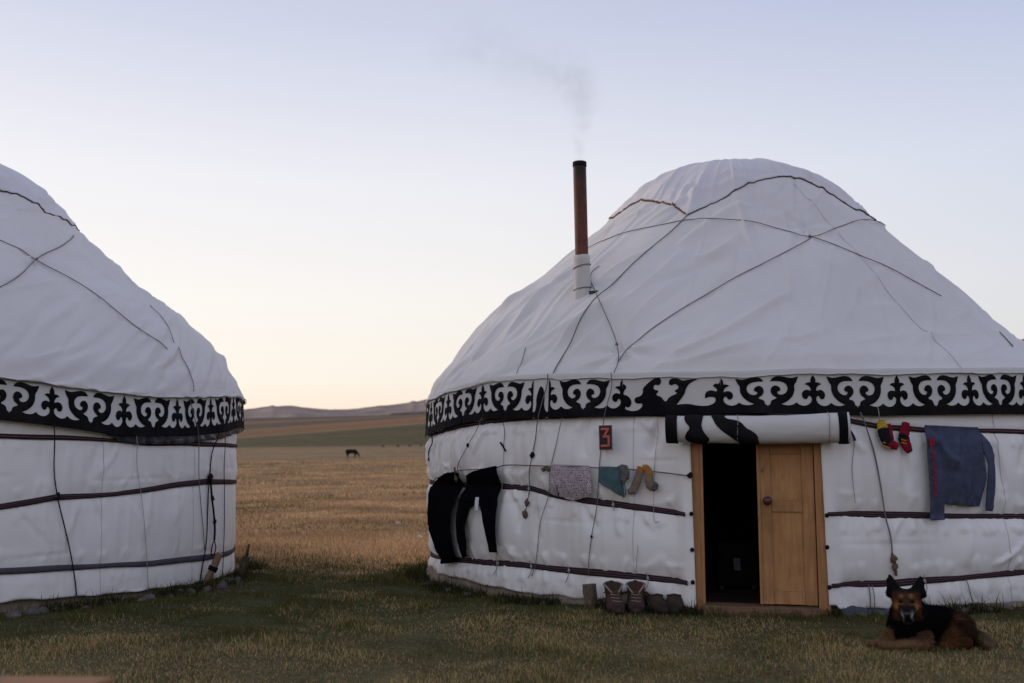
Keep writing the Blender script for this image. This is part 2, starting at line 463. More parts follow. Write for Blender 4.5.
class Yurt:
    def make_creases(s):
        R = random.Random(int(s.seed * 10)); W = math.pi * 3.6; k = s.wr / 2.5
        c = s.cw = Creases(-W, W, 0, 2.1, .012)
        u = R.uniform
        for x in np.arange(-W, W, .16):                          # long slack folds falling from one belt to the next
            for tab, ln in ((s.top, .5), (s.mid, .5)):
                if u(0, 1) < .50:
                    xx = x + u(-.1, .1); z = interp(tab, math.degrees(xx / 3.6)); L_ = u(.25, ln); a = -PI / 2 + u(-.75, .75)
                    c.add(xx + math.cos(a) * L_ * .45, z + math.sin(a) * L_ * .5, a, L_, u(.012, .028), u(.012, .030) * k * (1 if u(0, 1) < .65 else -1), u(-.03, .03))
        for x in np.arange(-W, W, .07):                          # puckers gathered above and below the belts
            for tab in (s.top, s.mid, s.low):
                xx = x + u(-.03, .03); z = interp(tab, math.degrees(xx / 3.6))
                if u(0, 1) < .7: c.add(xx, z - u(.06, .09), -PI / 2 + u(-.35, .35), u(.08, .20), u(.010, .022), u(.006, .020) * k)
                if u(0, 1) < .7: c.add(xx, z + u(.06, .09), PI / 2 + u(-.35, .35), u(.08, .20), u(.010, .022), u(.006, .022) * k)
        for x in np.arange(-W, W, .30):                          # swags: sagging U folds resting on the belts
            for tab in (s.mid, s.low):
                if u(0, 1) < .45:
                    xx = x + u(-.15, .15); z = interp(tab, math.degrees(xx / 3.6)) + u(.10, .22); L_ = u(.2, .45)
                    c.add(xx, z, u(-.6, .6), L_, u(.014, .030), u(.008, .020) * k, -u(.02, .06))
        for x in np.arange(-W, W, .9):                           # faint packing creases and vertical seams
            c.add(x + u(-.3, .3), 1.0, PI / 2, 2.2, .009, .006)
            c.add(x + u(-.3, .3), u(.5, 1.4), u(-.05, .05), u(.5, 1.1), .010, -.005)
        c = s.cr = Creases(-W, W, -.1, 4.6, .016)
        for _ in range(520):
            x = u(-6.5, 6.5); q = u(.15, 3.3); th = math.degrees(x / max(.7, 3.6 - q * .72))
            if th < -2 or not s.door:
                if u(0, 1) < .8: c.add(x, q, u(.35, .95), u(.4, 1.5), u(.013, .034), u(.010, .032) * (1 if u(0, 1) < .7 else -.8) * (1 if s.door else .6), u(-.06, .06))
            else:
                if u(0, 1) < .55: c.add(x, q, PI / 2 + u(-.45, .35), u(.4, 1.5), u(.013, .030), u(.006, .018) * (1 if u(0, 1) < .6 else -.8), u(-.05, .05))
                elif u(0, 1) < .4: c.add(x, q, u(.1, .7), u(.3, 1.0), u(.018, .04), u(.008, .020), u(-.05, .05))
        for x in np.arange(-W, W, .22):                          # hem of the roof sheet pulled by its ties
            c.add(x + u(-.1, .1), u(.08, .22), u(.3, 2.6), u(.15, .5), u(.018, .035), u(.006, .017))
    def pt(s, th, r, z):
        a = R_(th); return Vector((r * math.sin(a), -r * math.cos(a), z))
    def wall_r(s, th, z):
        th = (th + 180) % 360 - 180
        zb = [s.hem(th), interp(s.low, th), interp(s.mid, th), interp(s.top, th), interp(s.bandtop, th) + .05]
        r = s.rw
        # canvas bulges out between the belts and is pulled in under each of them
        bl = 0.; pin = 1.
        for a, b in zip(zb, zb[1:]):
            if a <= z <= b and b - a > .05:
                t = (z - a) / (b - a); bl = math.sin(PI * t) ** .7
                if a == zb[0]: bl = (1 - t) * .8 + .2 * math.sin(PI * t)
        pin = .35 + .65 * min(bl, 1)
        amt = s.bulge * (.55 + .6 * abs(nz(th * .045, z * .5, s.seed)))
        r += amt * bl
        sx = R_(th) * s.rw
        n1 = nz(sx * 1.3 + z * .4, z * .6, s.seed + 1)
        r += pin * .022 * n1 * s.wr * .6 + 1.5 * s.cw.at(sx, z) * (.35 + .65 * pin)
        if s.door and z < 1.46 and -9.5 < th < 11.5:
            e_ = max(sstep(-9.3, -7.6, th) if th < 0 else sstep(11.2, 9.6, th), 0)
            r = r * (1 - e_) + max(r, 3.712 + .008 * nz(z * 5, th, 3)) * e_
        hi = sstep(zb[3] - .02, zb[3] + .10, z)
        r = r * (1 - hi) + min(r, s.rb - .045) * hi
        return r
    def hem(s, th): return interp(s.hemt, th) + .012 * nz(th * .25, 0, s.seed + 4)
    def band_r(s, th, z):
        b = interp(s.bandbot, th); t = interp(s.bandtop, th)
        v = (z - b) / (t - b)
        return s.rb + .03 * (1 - v) * (.6 + .8 * nz(th * .12, 0, s.seed + 11)) + .008 * nz(R_(th) * 3.6 * 2.0, z * 1.5, s.seed + 12)
    def roof_p(s, th, u, flat=False):
        """u 0 eave .. 1 apex -> r, z with folds"""
        w = .5 + .5 * math.sin(R_(th))
        a = prof_eval(s.left, u); b = prof_eval(s.right, u)
        r = a[0] * (1 - w) + b[0] * w; z = a[1] * (1 - w) + b[1] * w
        if flat: return r, z
        k = min(u / .10, 1)
        z = z * k + (1 - k) * (interp(s.bandtop, th) - .015 + .016 * nz(th * .22, 1, s.seed + 30) + .006 * nz(th * .9, 1, s.seed + 30))
        r = r + (1 - k) * .0
        fall = max(0, 1 - u) 
        sx = R_(th) * r
        q = u * 4.2
        v1 = nz(R_(th) * 8, q * .3, s.seed + 20)
        d = (.020 * nz(sx * .5, q * .5, s.seed + 34) + .020 * v1) * (1 if s.door else .5) + 1.3 * s.cr.at(sx, q)
        d *= min(1, .35 + u * 6)
        # stitched panel seams
        for ts in s.seams:
            da = ((th - ts + 180) % 360 - 180) * PI / 180 * r
            d += .008 * math.exp(-(da / .02) ** 2)
        for (ta, ua, ra) in s.knots:
            da = ((th - ta + 180) % 360 - 180); du = (u - ua)
            l = math.hypot(R_(da) * r, du * 4.6)
            d -= .05 * math.exp(-l / .16) 
            ang = math.atan2(du * 4.6, R_(da) * r)
            d += .018 * math.exp(-l / .45) * math.cos(ang * 7) * min(1, l / .06)
        # ropes press the canvas in
        return r + d * .75, z + d * .65
    def roof_uz(s, th, z):
        lo, hi = 0.02, 1.
        for _ in range(24):
            m = (lo + hi) / 2
            w = .5 + .5 * math.sin(R_(th))
            zz = prof_eval(s.left, m)[1] * (1 - w) + prof_eval(s.right, m)[1] * w
            if zz < z: lo = m
            else: hi = m
        return (lo + hi) / 2

    def grid(s, name, ths, us, fn, mat_, closed=True, skip=None, parent=None):
        V = []; UV = []; F = []
        for u in us:
            for th in ths:
                r, z = fn(th, u)
                V.append(s.pt(th, r, z)); UV.append((R_(th) * 3.6, z))
        n = len(ths)
        for i in range(len(us) - 1):
            for j in range(n if closed else n - 1):
                j2 = (j + 1) % n
                if skip and skip(ths[j], ths[j2], us[i], us[i + 1]): continue
                F.append((i * n + j, i * n + j2, (i + 1) * n + j2, (i + 1) * n + j))
        return mesh(name, V, F, mat_, parent or s.root, uv=UV)

    def build(s):
        s.make_creases()
        fine = 80
        front = list(np.arange(-fine, fine + .01, .27))
        if s.door:
            front = sorted([t for t in front if abs(t + 6.75) > .2 and abs(t - 8.75) > .2] + [-6.75, 8.75])
        back = list(np.arange(fine + 3, 360 - fine - 1, 3.))
        ths = front + back
        # wall canvas
        zs = list(np.linspace(0, 1, 110))
        top = 1.9
        def wfn(th, u):
            t = (th + 180) % 360 - 180
            h = s.hem(t); z = h + (top - h) * u
            if s.door and abs(t - 1.35) < 8.3: z = .19 + (top - .19) * u
            return s.wall_r(t, z) + (.02 * nz(t * .4, 3, s.seed) if u == 0 else 0), z
        us = zs
        if s.door:
            ud = (1.47 - .19) / (top - .19)
            us = sorted([u for u in zs if abs(u - ud) > .006] + [ud])
            sk = lambda a, b, c, d: a >= -6.76 and b <= 8.76 and d <= ud + 1e-4 and abs(a) < 20
        else: sk = None
        wall = s.grid('wall_canvas', ths, us, wfn, M_wall, skip=sk)
        so = wall.modifiers.new('thickness', 'SOLIDIFY'); so.thickness = .006; so.offset = -1
        # roof canvas
        us = list(np.linspace(0, .10, 10)) + list(np.linspace(.11, s.ucap + .05, 135))
        roof = s.grid('roof_canvas', ths, us, lambda th, u: s.roof_p(th, u), M_roof)
        so = roof.modifiers.new('thickness', 'SOLIDIFY'); so.thickness = .005; so.offset = 1
        # eave binding, a thin dark line under the roof hem
        V, F = tube([s.pt(t, s.roof_p(t, 0)[0] + .008, s.roof_p(t, 0)[1] - .003) for t in np.arange(-180, 181, 1.)], .0022, 5, False)
        mesh('eave_binding', V, F, M_hem_pale, roof)
        for ts in s.dseams:
            pts_ = []
            for u in np.linspace(.02, s.ucap - .05, 40):
                r, z = s.roof_p(ts, u); pts_.append(s.pt(ts, r + .0055, z + .0035))
            V, F = tube(pts_, .0028, 5); mesh('seam', V, F, M_seam, roof)
        for ts in s.wseams:
            pts_ = []
            for z in np.linspace(s.hem(ts) + .01, interp(s.bandbot, ts), 40): pts_.append(s.pt(ts + .25 * math.sin(z * 2 + ts), s.wall_r(ts + .25 * math.sin(z * 2 + ts), z) + .001, z))
            V, F = tube(pts_, .0028, 5); mesh('seam', V, F, M_seam, wall)
        # crown cover with arched edges tied down at its corners
        V = []; F = []; UV = []; K = 34; uec = {}
        for i in range(K + 1):
            for th in ths:
                t = (th + 180) % 360 - 180
                ue = uec.get(t)
                if ue is None: ue = uec[t] = s.roof_uz(t, interp(s.capedge, t))
                v = i / K
                u = ue + (1 - ue) * v
                r, z = s.roof_p(t, min(u, 1))
                rel = 1 - v
                f_ = nz(R_(t) * 7 + .6 * v, v * .8, s.seed + 40)
                pl = (1 if s.door else .4) * (.016 * nz(R_(t) * 5, v * 1.5, s.seed + 42) + .022 * max(0, 1 - abs(f_) * 8) * sstep(.6, .1, v)) * min(1, v * 4 + .25) * min(1, (1 - v) * 3)
                off = .010 + .02 * sstep(0, .2, v) + pl
                if s.corners and v < .5:
                    for cth in s.corners:
                        da = abs(t - cth)
                        if da < 14: off += .022 * math.cos(da * 1.1) * math.exp(-da / 9) * (1 - v * 2) * min(1, v * 8)
                r2 = r + off * .6; z2 = z + off * .9
                if v == 1: r2 = 0.001; z2 = s.apex - .07
                V.append(s.pt(t, max(r2, .001), z2)); UV.append((R_(t) * 3, z2))
        n = len(ths)
        for i in range(K):
            for j in range(n):
                F.append((i * n + j, i * n + (j + 1) % n, (i + 1) * n + (j + 1) % n, (i + 1) * n + j))
        cap = mesh('crown_cover', V, F, M_cap, s.root, uv=UV)
        so = cap.modifiers.new('thickness', 'SOLIDIFY'); so.thickness = .01; so.offset = 1
        edge = [Vector(v) for v in V[:n]]
        for i, e in enumerate(edge):
            e.z += .004 - .010; e *= 1.0
        for nm, lo, hi, m_, rad in s.bindings:
            seq = [Vector(V[i]) + Vector((0, 0, -.012)) + Vector(V[i]).normalized() * .01 for i in range(n) if lo <= ((ths[i] + 180) % 360 - 180) <= hi and i < len(front)]
            if nm == 'ruffle':
                seq = [p + Vector((0, 0, .010 * math.sin(i * 1.7) + .010 * nz(i * .5, 2))) for i, p in enumerate(seq)]
            if len(seq) > 2:
                Vt, Ft = tube(seq, rad, 5); mesh('edge_binding', Vt, Ft, m_, cap)
        # ornament band
        us = list(np.linspace(0, 1, 14))
        def bfn(th, u):
            t = (th + 180) % 360 - 180
            z = interp(s.bandbot, t) + (interp(s.bandtop, t) + .03 - interp(s.bandbot, t)) * u
            return s.band_r(t, z), z
        band = s.grid('ornament_band', ths, us, bfn, M_felt)
        so = band.modifiers.new('thickness', 'SOLIDIFY'); so.thickness = .01; so.offset = -1
        s.ornament(band)
        # belts
        s.belt_around(s.top, .042, M_belt_two, 'woven_belt', -.0)
        s.belt_around(s.mid, .052, M_belt, 'woven_belt', 0)
        s.belt_around(s.low, .055, s.lowmat, 'woven_belt', 0)

    def belt_around(s, tab, w, m_, name, off):
        segs = [(-180, 180)]
        if s.door and tab is not s.top: segs = [(9.1, 352.9)]
        elif s.door: segs = [(-180, 180)]
        for a, b in segs:
            V = []; UV = []; F = []; K = 5
            tt = np.arange(a, b + .01, .8)
            for th in tt:
                t = (th + 180) % 360 - 180
                zc = interp(tab, t) + .006 * nz(t * .15, 0, s.seed + 50)
                # strands part between the ties and gather at them
                ww = w * (.85 + .35 * nz(t * .09, 5, s.seed + 51))
                r = s.wall_r(t, zc) + .012
                if s.door and (abs(t - 10.2) < 1.5 or abs(t + 7.2) < 1.5): ww *= .75
                tw = .004 * nz(t * .6, 8, s.seed)
                for k in range(K):
                    q = k / (K - 1)
                    V.append(s.pt(t, r + .006 * math.sin(PI * q) + tw * (q - .5), zc + ww * (q - .5))); UV.append((t * .06, q))
            for i in range(len(tt) - 1):
                for k in range(K - 1):
                    F.append((i * K + k, (i + 1) * K + k, (i + 1) * K + k + 1, i * K + k + 1))
            o = mesh(name, V, F, m_, s.root, uv=UV)
            so = o.modifiers.new('thickness', 'SOLIDIFY'); so.thickness = .008; so.offset = 0

    # ---- black felt scroll ornament, one half of a unit drawn from the horn axis (u=0) to the fleuron axis (u=1)
    HALF = [(558, 272), (558, 272), (558, 246), (571, 245), (576, 222), (607, 214), (594, 204), (582, 196), (574, 178), (579, 160), (593, 149), (611, 151), (625, 164), (622, 178), (608, 179), (607, 188),
            (620, 197), (640, 194), (655, 183), (662, 165), (656, 146), (638, 132), (608, 127), (575, 127), (575, 127), (588, 110), (615, 103), (648, 109), (682, 117), (716, 109), (716, 109), (706, 135), (693, 150), (695, 172), (688, 196), (672, 216),
            (650, 232), (624, 241), (624, 241), (652, 249), (682, 246), (701, 234), (701, 234), (716, 246), (740, 251), (764, 243), (778, 228), (779, 211), (768, 200), (760, 206), (757, 216), (743, 219), (731, 207), (730, 189), (742, 176), (760, 173), (776, 181), (776, 166), (766, 154), (747, 146), (747, 146),
            (763, 138), (778, 140), (776, 124), (790, 104), (790, 104), (790, 272), (790, 272)]
    SPL = [(721.7, 416), (721.7, 416), (721.7, 383), (719.7, 387), (716.8, 386), (713.8, 388.6), (717.6, 391), (718.4, 395), (712.8, 392.9), (708.8, 394), (706.9, 396), (706, 401.6), (709, 400), (713, 399.6), (716.5, 400.5), (716.3, 405.2), (712, 408), (706.9, 409),
           (699, 408.4), (691.3, 406.5), (685.4, 406.4), (678.5, 407), (678.5, 407), (686.4, 397.1), (688.3, 390.3), (692.2, 385.4), (700, 381.5), (700, 381.5), (692, 381.8), (685.2, 383.3), (680.5, 380.5), (673.8, 380.5), (671, 384.3), (672.9, 388), (677.6, 385.6), (681.4, 388.7),
           (680.4, 391.3), (676.3, 392.9), (680.5, 395.7), (671.9, 398.6), (667.5, 404.7), (663.3, 398.6), (657.2, 396.7), (661.4, 392.5), (655.7, 391.3), (655.7, 387.5), (658, 386.2), (661.4, 387.5), (663.9, 383.3), (662.4, 379.9), (658, 379.5), (651.9, 383.3), (644.3, 390), (644.9, 393.8),
           (642.4, 397.6), (636.7, 398.6), (635.1, 402.4), (638.6, 405.2), (643.7, 404.3), (643.7, 408.1), (639.5, 411.5), (632.9, 412.3), (626.2, 410.4), (625.2, 409), (626.2, 407.1), (629, 409), (632.5, 405.2), (631.9, 400.5), (628.1, 396.7), (623.7, 395.7), (624.7, 391.9), (627.5, 389), (626.2, 386.2), (623.3, 384.9), (623.3, 416), (623.3, 416)]
    def chaikin(s, P):
        Q = []
        n = len(P)
        for i in range(n):
            a = P[i]; b = P[(i + 1) % n]
            if a == b: Q.append(a); Q.append(a); continue
            Q.append((a[0] * .75 + b[0] * .25, a[1] * .75 + b[1] * .25)); Q.append((a[0] * .25 + b[0] * .75, a[1] * .25 + b[1] * .75))
        return Q
    def ornament(s, band):
        V = []; F = []
        def tri(poly, mp):
            P = []
            for p in poly:
                if not P or (abs(P[-1][0] - p[0]) + abs(P[-1][1] - p[1])) > 1e-5: P.append(p)
            if abs(P[0][0] - P[-1][0]) + abs(P[0][1] - P[-1][1]) < 1e-5: P.pop()
            xs = [p[0] for p in P]; ys = [p[1] for p in P]
            pts = [Vector(p) for p in P]; n = len(pts)
            for gx in np.arange(min(xs), max(xs), .1):
                for gy in np.arange(.03, max(ys), .16): pts.append(Vector((gx, gy)))
            res = delaunay_2d_cdt(pts, [], [list(range(n))], 1, 1e-6)
            b = len(V)
            for v in res[0]:
                V.append(mp(v.x, v.y))
            for fc in res[2]:
                F.append(tuple(b + i for i in fc))
        def place(th, v):
            t = (th + 180) % 360 - 180
            z0 = interp(s.bandbot, t); z1 = z0 + .33 * (interp(s.bandtop, t) - z0) / .33
            z = z0 - .004 + (z1 - z0) * v
            return s.pt(th, s.band_r(t, z) + .0045, z)
        half = [((x - 558) / 232, (290 - y) / 199 if y < 271.5 else 0.) for x, y in s.HALF]
        right = s.chaikin(s.chaikin(half))
        # keep the joints on the axes exact
        right = [(min(max(x, 0), 1), max(y, 0)) for x, y in right]
        right[:0] = [(0, 0)]
        left = [(-x, y) for x, y in right][::-1]
        for a, b in s.units:
            if s.splice and abs(a - s.splice[0]) < .01:
                sp = []
                for x, y in s.chaikin(s.SPL):
                    sp.append(((x - 623.3) / 98.4, max(0, (417 - y) / 39.0) if y < 412.5 else 0.))
                tri(sp, lambda x, y: place(a + (b - a) * x, y)); continue
            c = (a + b) / 2; h = (b - a) / 2
            tri(right, lambda x, y: place(c + h * x, y)); tri(left, lambda x, y: place(c + h * x, y))
        for a, b in s.fill:
            pl = [(0, 0), (0, .16), (.15, .16), (.25, .3), (.22, .5), (.38, .72), (.5, .8), (.68, .7), (.74, .5), (.72, .3), (.85, .16), (1, .16), (1, 0)]
            tri(s.chaikin(pl), lambda x, y: place(a + (b - a) * x, max(y, 0)))
        o = mesh('scroll_ornament', V, F, M_black, band, smooth=True)
        so = o.modifiers.new('thickness', 'SOLIDIFY'); so.thickness = .004; so.offset = 0

    def rope_on(s, pts, where, m_, rad=.007, knots=(), name='rope', off=None, parent=None):
        """pts are (angle, height) on the wall or roof"""
        P = catmull([Vector((a, b, 0)) for a, b in pts], 8)
        base = []; D = []
        for p in P:
            th, z = p.x, p.y
            if where == 'roof':
                u = s.roof_uz(th, z); r0, z0 = s.roof_p(th, u, True); r, zz = s.roof_p(th, u)
                base.append((th, r0, z0)); D.append(max((r - r0) / .75, (zz - z0) / .65) if u > .12 else (r - r0) / .75)
            else:
                r = s.wall_r(th, z); b0 = interp(s.bandbot, th)
                if z > b0 - .06: r = max(r, s.band_r(th, max(z, b0)) + .006 - .03 * max(0, (b0 - z) / .06))
                base.append((th, s.rw, z)); D.append(r - s.rw)
        n = len(D); w_ = 2
        D = [max(D[max(0, i - w_):i + w_ + 1]) for i in range(n)]
        for _ in range(4):
            D = [(D[max(i - 1, 0)] + 2 * D[i] + D[min(i + 1, n - 1)]) / 4 for i in range(n)]
        out = []
        for (th, r0, z0), d in zip(base, D):
            if where == 'roof': d += off or .013; out.append(s.pt(th, r0 + d * .75, z0 + d * .65))
            else: d += off or .010; out.append(s.pt(th, r0 + d, z0))
        rad = rad * .66
        V, F = tube(out, rad, 6)
        o = mesh(name, V, F, m_, parent or s.root)
        for (i, kr, km) in knots:
            p = out[int(i * (len(out) - 1))]
            bm = bmesh.new(); bmesh.ops.create_icosphere(bm, subdivisions=2, radius=kr)
            for v in bm.verts:
                v.co.z *= 1.5
                v.co *= .8 + .55 * nz(v.co.x * 60 + i * 9, v.co.y * 60, v.co.z * 50)
                v.co += p + Vector((0, -.008, 0))
            bm_obj('knot', bm, km, o, True)
        return o

# ---- right yurt
yr = Yurt(); yr.seed = 11.3; yr.door = True; yr.wr = 2.5; yr.bulge = .085; yr.rw = 3.60; yr.rb = 3.655; yr.apex = 4.82; yr.lowmat = M_belt
yr.left = [(3.672, 1.95), (3.63, 2.08), (3.54, 2.22), (3.38, 2.45), (3.10, 2.80), (2.81, 3.10), (2.455, 3.35), (2.10, 3.6), (1.79, 3.86), (1.57, 4.04), (1.36, 4.22), (1.12, 4.43), (.88, 4.60), (.64, 4.69), (.36, 4.725), (0, 4.73)]
yr.right = [(3.672, 1.95), (3.50, 2.06), (3.33, 2.17), (3.10, 2.30), (2.89, 2.45), (2.68, 2.66), (2.35, 3.06), (2.06, 3.36), (1.77, 3.67), (1.54, 3.90), (1.38, 4.05), (1.23, 4.22), (1.02, 4.40), (.75, 4.57), (.41, 4.70), (0, 4.73)]
yr.mid = [(-68, 1.13), (-47, 1.11), (-38, 1.11), (-31, 1.085), (-27, 1.03), (-21, .98), (-14, .93), (-7, .88), (9.5, .88), (16, .865), (36, .82), (90, .85)]
yr.low = [(-72, .345), (-47, .40), (-35, .42), (-20, .39), (-7, .35), (9, .34), (16.6, .34), (24, .36), (36, .385), (90, .38)]
yr.top = [(-58, 1.65), (-40, 1.705), (-19, 1.71), (0, 1.66), (12.6, 1.60), (16.5, 1.55), (22.5, 1.52), (38, 1.505), (90, 1.55)]
yr.bandbot = [(-90, 1.62), (-62, 1.64), (-52, 1.68), (-40, 1.725), (-30, 1.70), (-18, 1.685), (0, 1.675), (16, 1.635), (38, 1.65), (90, 1.65)]
yr.bandtop = [(-90, 2.0), (-61, 2.01), (-47, 2.055), (-39, 2.08), (-28, 2.06), (-14, 2.01), (0, 1.98), (8, 1.99), (13, 1.975), (26, 1.98), (38, 2.0), (90, 2.0)]
yr.hemt = [(-180, .2), (-75, .22), (-67, .22), (-46, .225), (-33, .19), (-20, .175), (-16.5, .24), (-14, .27), (-11, .19), (-7, .165), (9, .165), (15, .155), (25, .15), (90, .15)]
_fa = [-51.8 - 10.6 * k for k in range(11, 0, -1)] + [-51.8, -40.7, -29.7]
_fb = [-26.9, -15.6, -2.8, 8.4, 18.8, 28.8, 37.9] + [37.9 + 10.6 * k for k in range(1, 14)]
yr.units = list(zip(_fa, _fa[1:])) + list(zip(_fb, _fb[1:]))
yr.splice = (-15.6, -2.8)
yr.fill = [(-29.7, -26.9)]
yr.dseams = [29]; yr.wseams = [-50, -14.6, 33, 70]; yr.ucap = .82; yr.seams = [-38, -9, 29, 62, 110, 150, -80, -120]
yr.knots = [(20.2, .50, 0), (-17.0, .16, 0)]
yr.corners = [-15.6, 50, 140, -105]
yr.capedge = [(-180, 4.2), (-150, 4.0), (-105, 3.95), (-80, 4.15), (-58, 4.19), (-52, 4.23), (-36.6, 4.12), (-25.7, 4.0), (-19.8, 3.9), (-15.6, 3.79), (-12.3, 3.87), (-5.8, 3.99), (4.4, 4.17), (14.6, 4.27), (25.7, 4.31), (36.8, 4.28), (46, 4.19), (53, 4.03), (62, 3.9), (75, 3.9), (100, 4.2), (140, 3.9), (180, 4.2)]
yr.bindings = [('ruffle', -80, -16.5, M_hem, .008), ('edge', -15.5, 75, M_hem_dark, .006)]
yr.root = empty('yurt', (YR.x, YR.y, 0), -R_(13.1))
tag(yr.root, 'white canvas yurt with wooden door, rusty stove pipe and black scroll band, on the right', 'yurt')
yr.build()

# ---- left yurt
yl = Yurt(); yl.seed = 47.7; yl.door = False; yl.wr = .9; yl.bulge = .03; yl.rw = 3.53; yl.rb = 3.60; yl.apex = 4.88; yl.lowmat = M_belt_grey
yl.left = yl.right = [(3.63, 1.95), (3.60, 2.10), (3.51, 2.28), (3.34, 2.54), (3.115, 2.8), (2.89, 3.0), (2.64, 3.18), (2.34, 3.42), (2.01, 3.75), (1.86, 3.89), (1.72, 4.02), (1.56, 4.20), (1.39, 4.36), (1.17, 4.49), (.7, 4.68), (0, 4.80)]
yl.mid = [(-90, 1.0), (12.7, 1.02), (20, 1.08), (29, 1.09), (40, 1.15), (50, 1.18), (60, 1.17), (90, 1.15)]
yl.low = [(-90, .5), (13, .53), (26, .50), (36, .47), (60, .43), (90, .43)]
yl.top = [(-90, 1.57), (12, 1.575), (25, 1.56), (34, 1.53), (58, 1.55), (90, 1.57)]
yl.bandbot = [(-90, 1.70), (12, 1.70), (20, 1.65), (28, 1.59), (42, 1.61), (55, 1.68), (63, 1.75), (90, 1.74)]
yl.bandtop = [(-90, 2.06), (12, 2.04), (21, 1.985), (31, 1.96), (41.5, 1.98), (52, 2.04), (60, 2.09), (90, 2.07)]
yl.hemt = [(-180, .25), (13, .295), (23, .27), (36, .24), (48, .22), (61, .21), (180, .25)]
_fl = [18.5 - 10.4 * k for k in range(18, 0, -1)] + [18.5, 29.2, 39.6, 49.0] + [49.0 + 10.4 * k for k in range(1, 14)]
yl.units = list(zip(_fl, _fl[1:])); yl.splice = None; yl.fill = []
yl.dseams = []; yl.wseams = [27, 46, -10]; yl.ucap = .80; yl.seams = [4, 33, 44, 75, -40, -90, 130]
yl.knots = [(25.7, .42, 0)]
yl.corners = []
yl.capedge = [(-180, 4.0), (0, 4.1), (20, 4.08), (30, 4.07), (36, 4.07), (42, 4.03), (47, 3.95), (54, 3.92), (62, 3.93), (90, 4.0), (180, 4.0)]
yl.bindings = [('edge', -60, 90, M_hem_dark, .007)]
yl.root = empty('yurt', (YL.x, YL.y, 0), R_(32.3))
tag(yl.root, 'white canvas yurt without a visible door, cut off by the left edge of the photo', 'yurt')
yl.build()

# ---- ropes
RO, WA = 'roof', 'wall'
yr.rope_on([(-15.6, 3.79), (-22.3, 3.24), (-25.1, 2.84), (-26.4, 2.41), (-26.9, 2.16), (-27.0, 2.03)], RO, M_rope, .008)
yr.rope_on([(-27.0, 2.08), (-27.1, 1.97), (-28.6, 1.68), (-29.8, 1.42), (-30.3, 1.29), (-31.0, 1.09), (-31.7, .83)], WA, M_rope, .007, [(.55, .022, M_rope_black), (.98, .03, M_rope_tan), (.93, .026, M_rope_tan)])
yr.rope_on([(-33, 3.25), (-33.0, 3.15), (-25.9, 2.82), (-20.4, 2.48), (-17.2, 2.19), (-17.1, 2.02)], RO, M_rope, .006, [(.72, .014, M_rope)])
yr.rope_on([(-17.1, 2.05), (-17.1, 1.91), (-18.2, 1.66), (-18.9, 1.34), (-19.6, 1.0), (-20.3, .77), (-20.9, .57), (-21.4, .36)], WA, M_rope, .0055, [(.78, .012, M_rope_black)])
yr.rope_on([(20.2, 3.45), (6.7, 3.13), (-2.1, 2.9), (-8.3, 2.68), (-13.2, 2.46), (-15.6, 2.31), (-17.1, 2.15)], RO, M_rope, .007)
yr.rope_on([(-52, 3.60), (-40.4, 3.65), (-34.5, 3.69), (-23.7, 3.70), (-14.9, 3.72), (-4.9, 3.68), (6.6, 3.61), (14.4, 3.51), (20.2, 3.45), (31.6, 3.59), (46.4, 3.74), (70, 3.8)], RO, M_rope, .006, [(.72, .014, M_rope)])
yr.rope_on([(20.2, 3.45), (27.3, 3.25), (34.5, 3.05), (44.1, 2.8)], RO, M_rope, .0065)
yr.rope_on([(53, 2.46), (49.5, 2.36), (46.8, 2.27)], RO, M_rope, .008)
yr.rope_on([(-34.4, 2.12), (-35.0, 2.25), (-35.7, 2.37)], RO, M_rope, .005)
yr.rope_on([(-24.4, 1.69), (-26.5, 1.3), (-27.6, 1.04), (-28.9, .81), (-29.8, .5), (-30.9, .33)], WA, M_rope, .005)
yr.rope_on([(-40.2, 1.74), (-43.0, 1.54), (-46.0, 1.35), (-47.0, 1.24)], WA, M_rope, .006, [(.45, .016, M_rope_black)], off=.02)
yr.rope_on([(-46.6, 1.28), (-46.9, 1.22), (-47.1, 1.16)], WA, M_rope_tan, .016, [(.9, .032, M_rope_tan)], name='rope_tassel', off=.06)
yr.rope_on([(-35.5, 1.73), (-35.4, 1.58), (-35.5, 1.44)], WA, M_rope_black, .0045)
yr.rope_on([(-36.2, 1.50), (-35.6, 1.46), (-35.1, 1.42)], WA, M_rope_black, .013, name='rope_tassel')
yr.rope_on([(-35.4, 1.44), (-35.8, 1.25), (-36.7, .8), (-37.8, .30)], WA, M_rope_pale, .0035)
yr.rope_on([(-11.0, 1.66), (-11.2, 1.48), (-11.6, 1.23), (-11.9, .85), (-11.2, .82)], WA, M_rope_pale, .0035)
yr.rope_on([(13.8, 1.66), (15.3, 1.38), (16.3, .91), (16.8, .68), (16.9, .54)], WA, M_rope, .0085)
yr.rope_on([(16.9, .56), (17.1, .48), (17.3, .40)], WA, M_rope_tan, .018, [(.2, .03, M_rope_tan), (.6, .026, M_rope_tan)], name='rope_tassel')
yr.rope_on([(12.6, 1.5), (12.9, 1.41), (12.5, 1.21), (12.7, .96)], WA, M_rope, .0035)
yr.rope_on([(12.3, 1.55), (12.7, 1.5), (13.0, 1.44)], WA, M_rope_black, .012, name='rope_tassel')
yr.rope_on([(13.9, .33), (13.8, .26), (13.7, .17)], WA, M_rope, .007)
yr.rope_on([(14.3, .33), (14.3, .26), (14.2, .17)], WA, M_rope, .005)
yr.rope_on([(26.7, .36), (27.0, .24), (27.3, .12)], WA, M_rope, .005)
yr.rope_on([(-59.9, 1.66), (-61.5, 1.52), (-63, 1.38)], WA, M_rope_black, .010, [(1, .02, M_rope_black)])
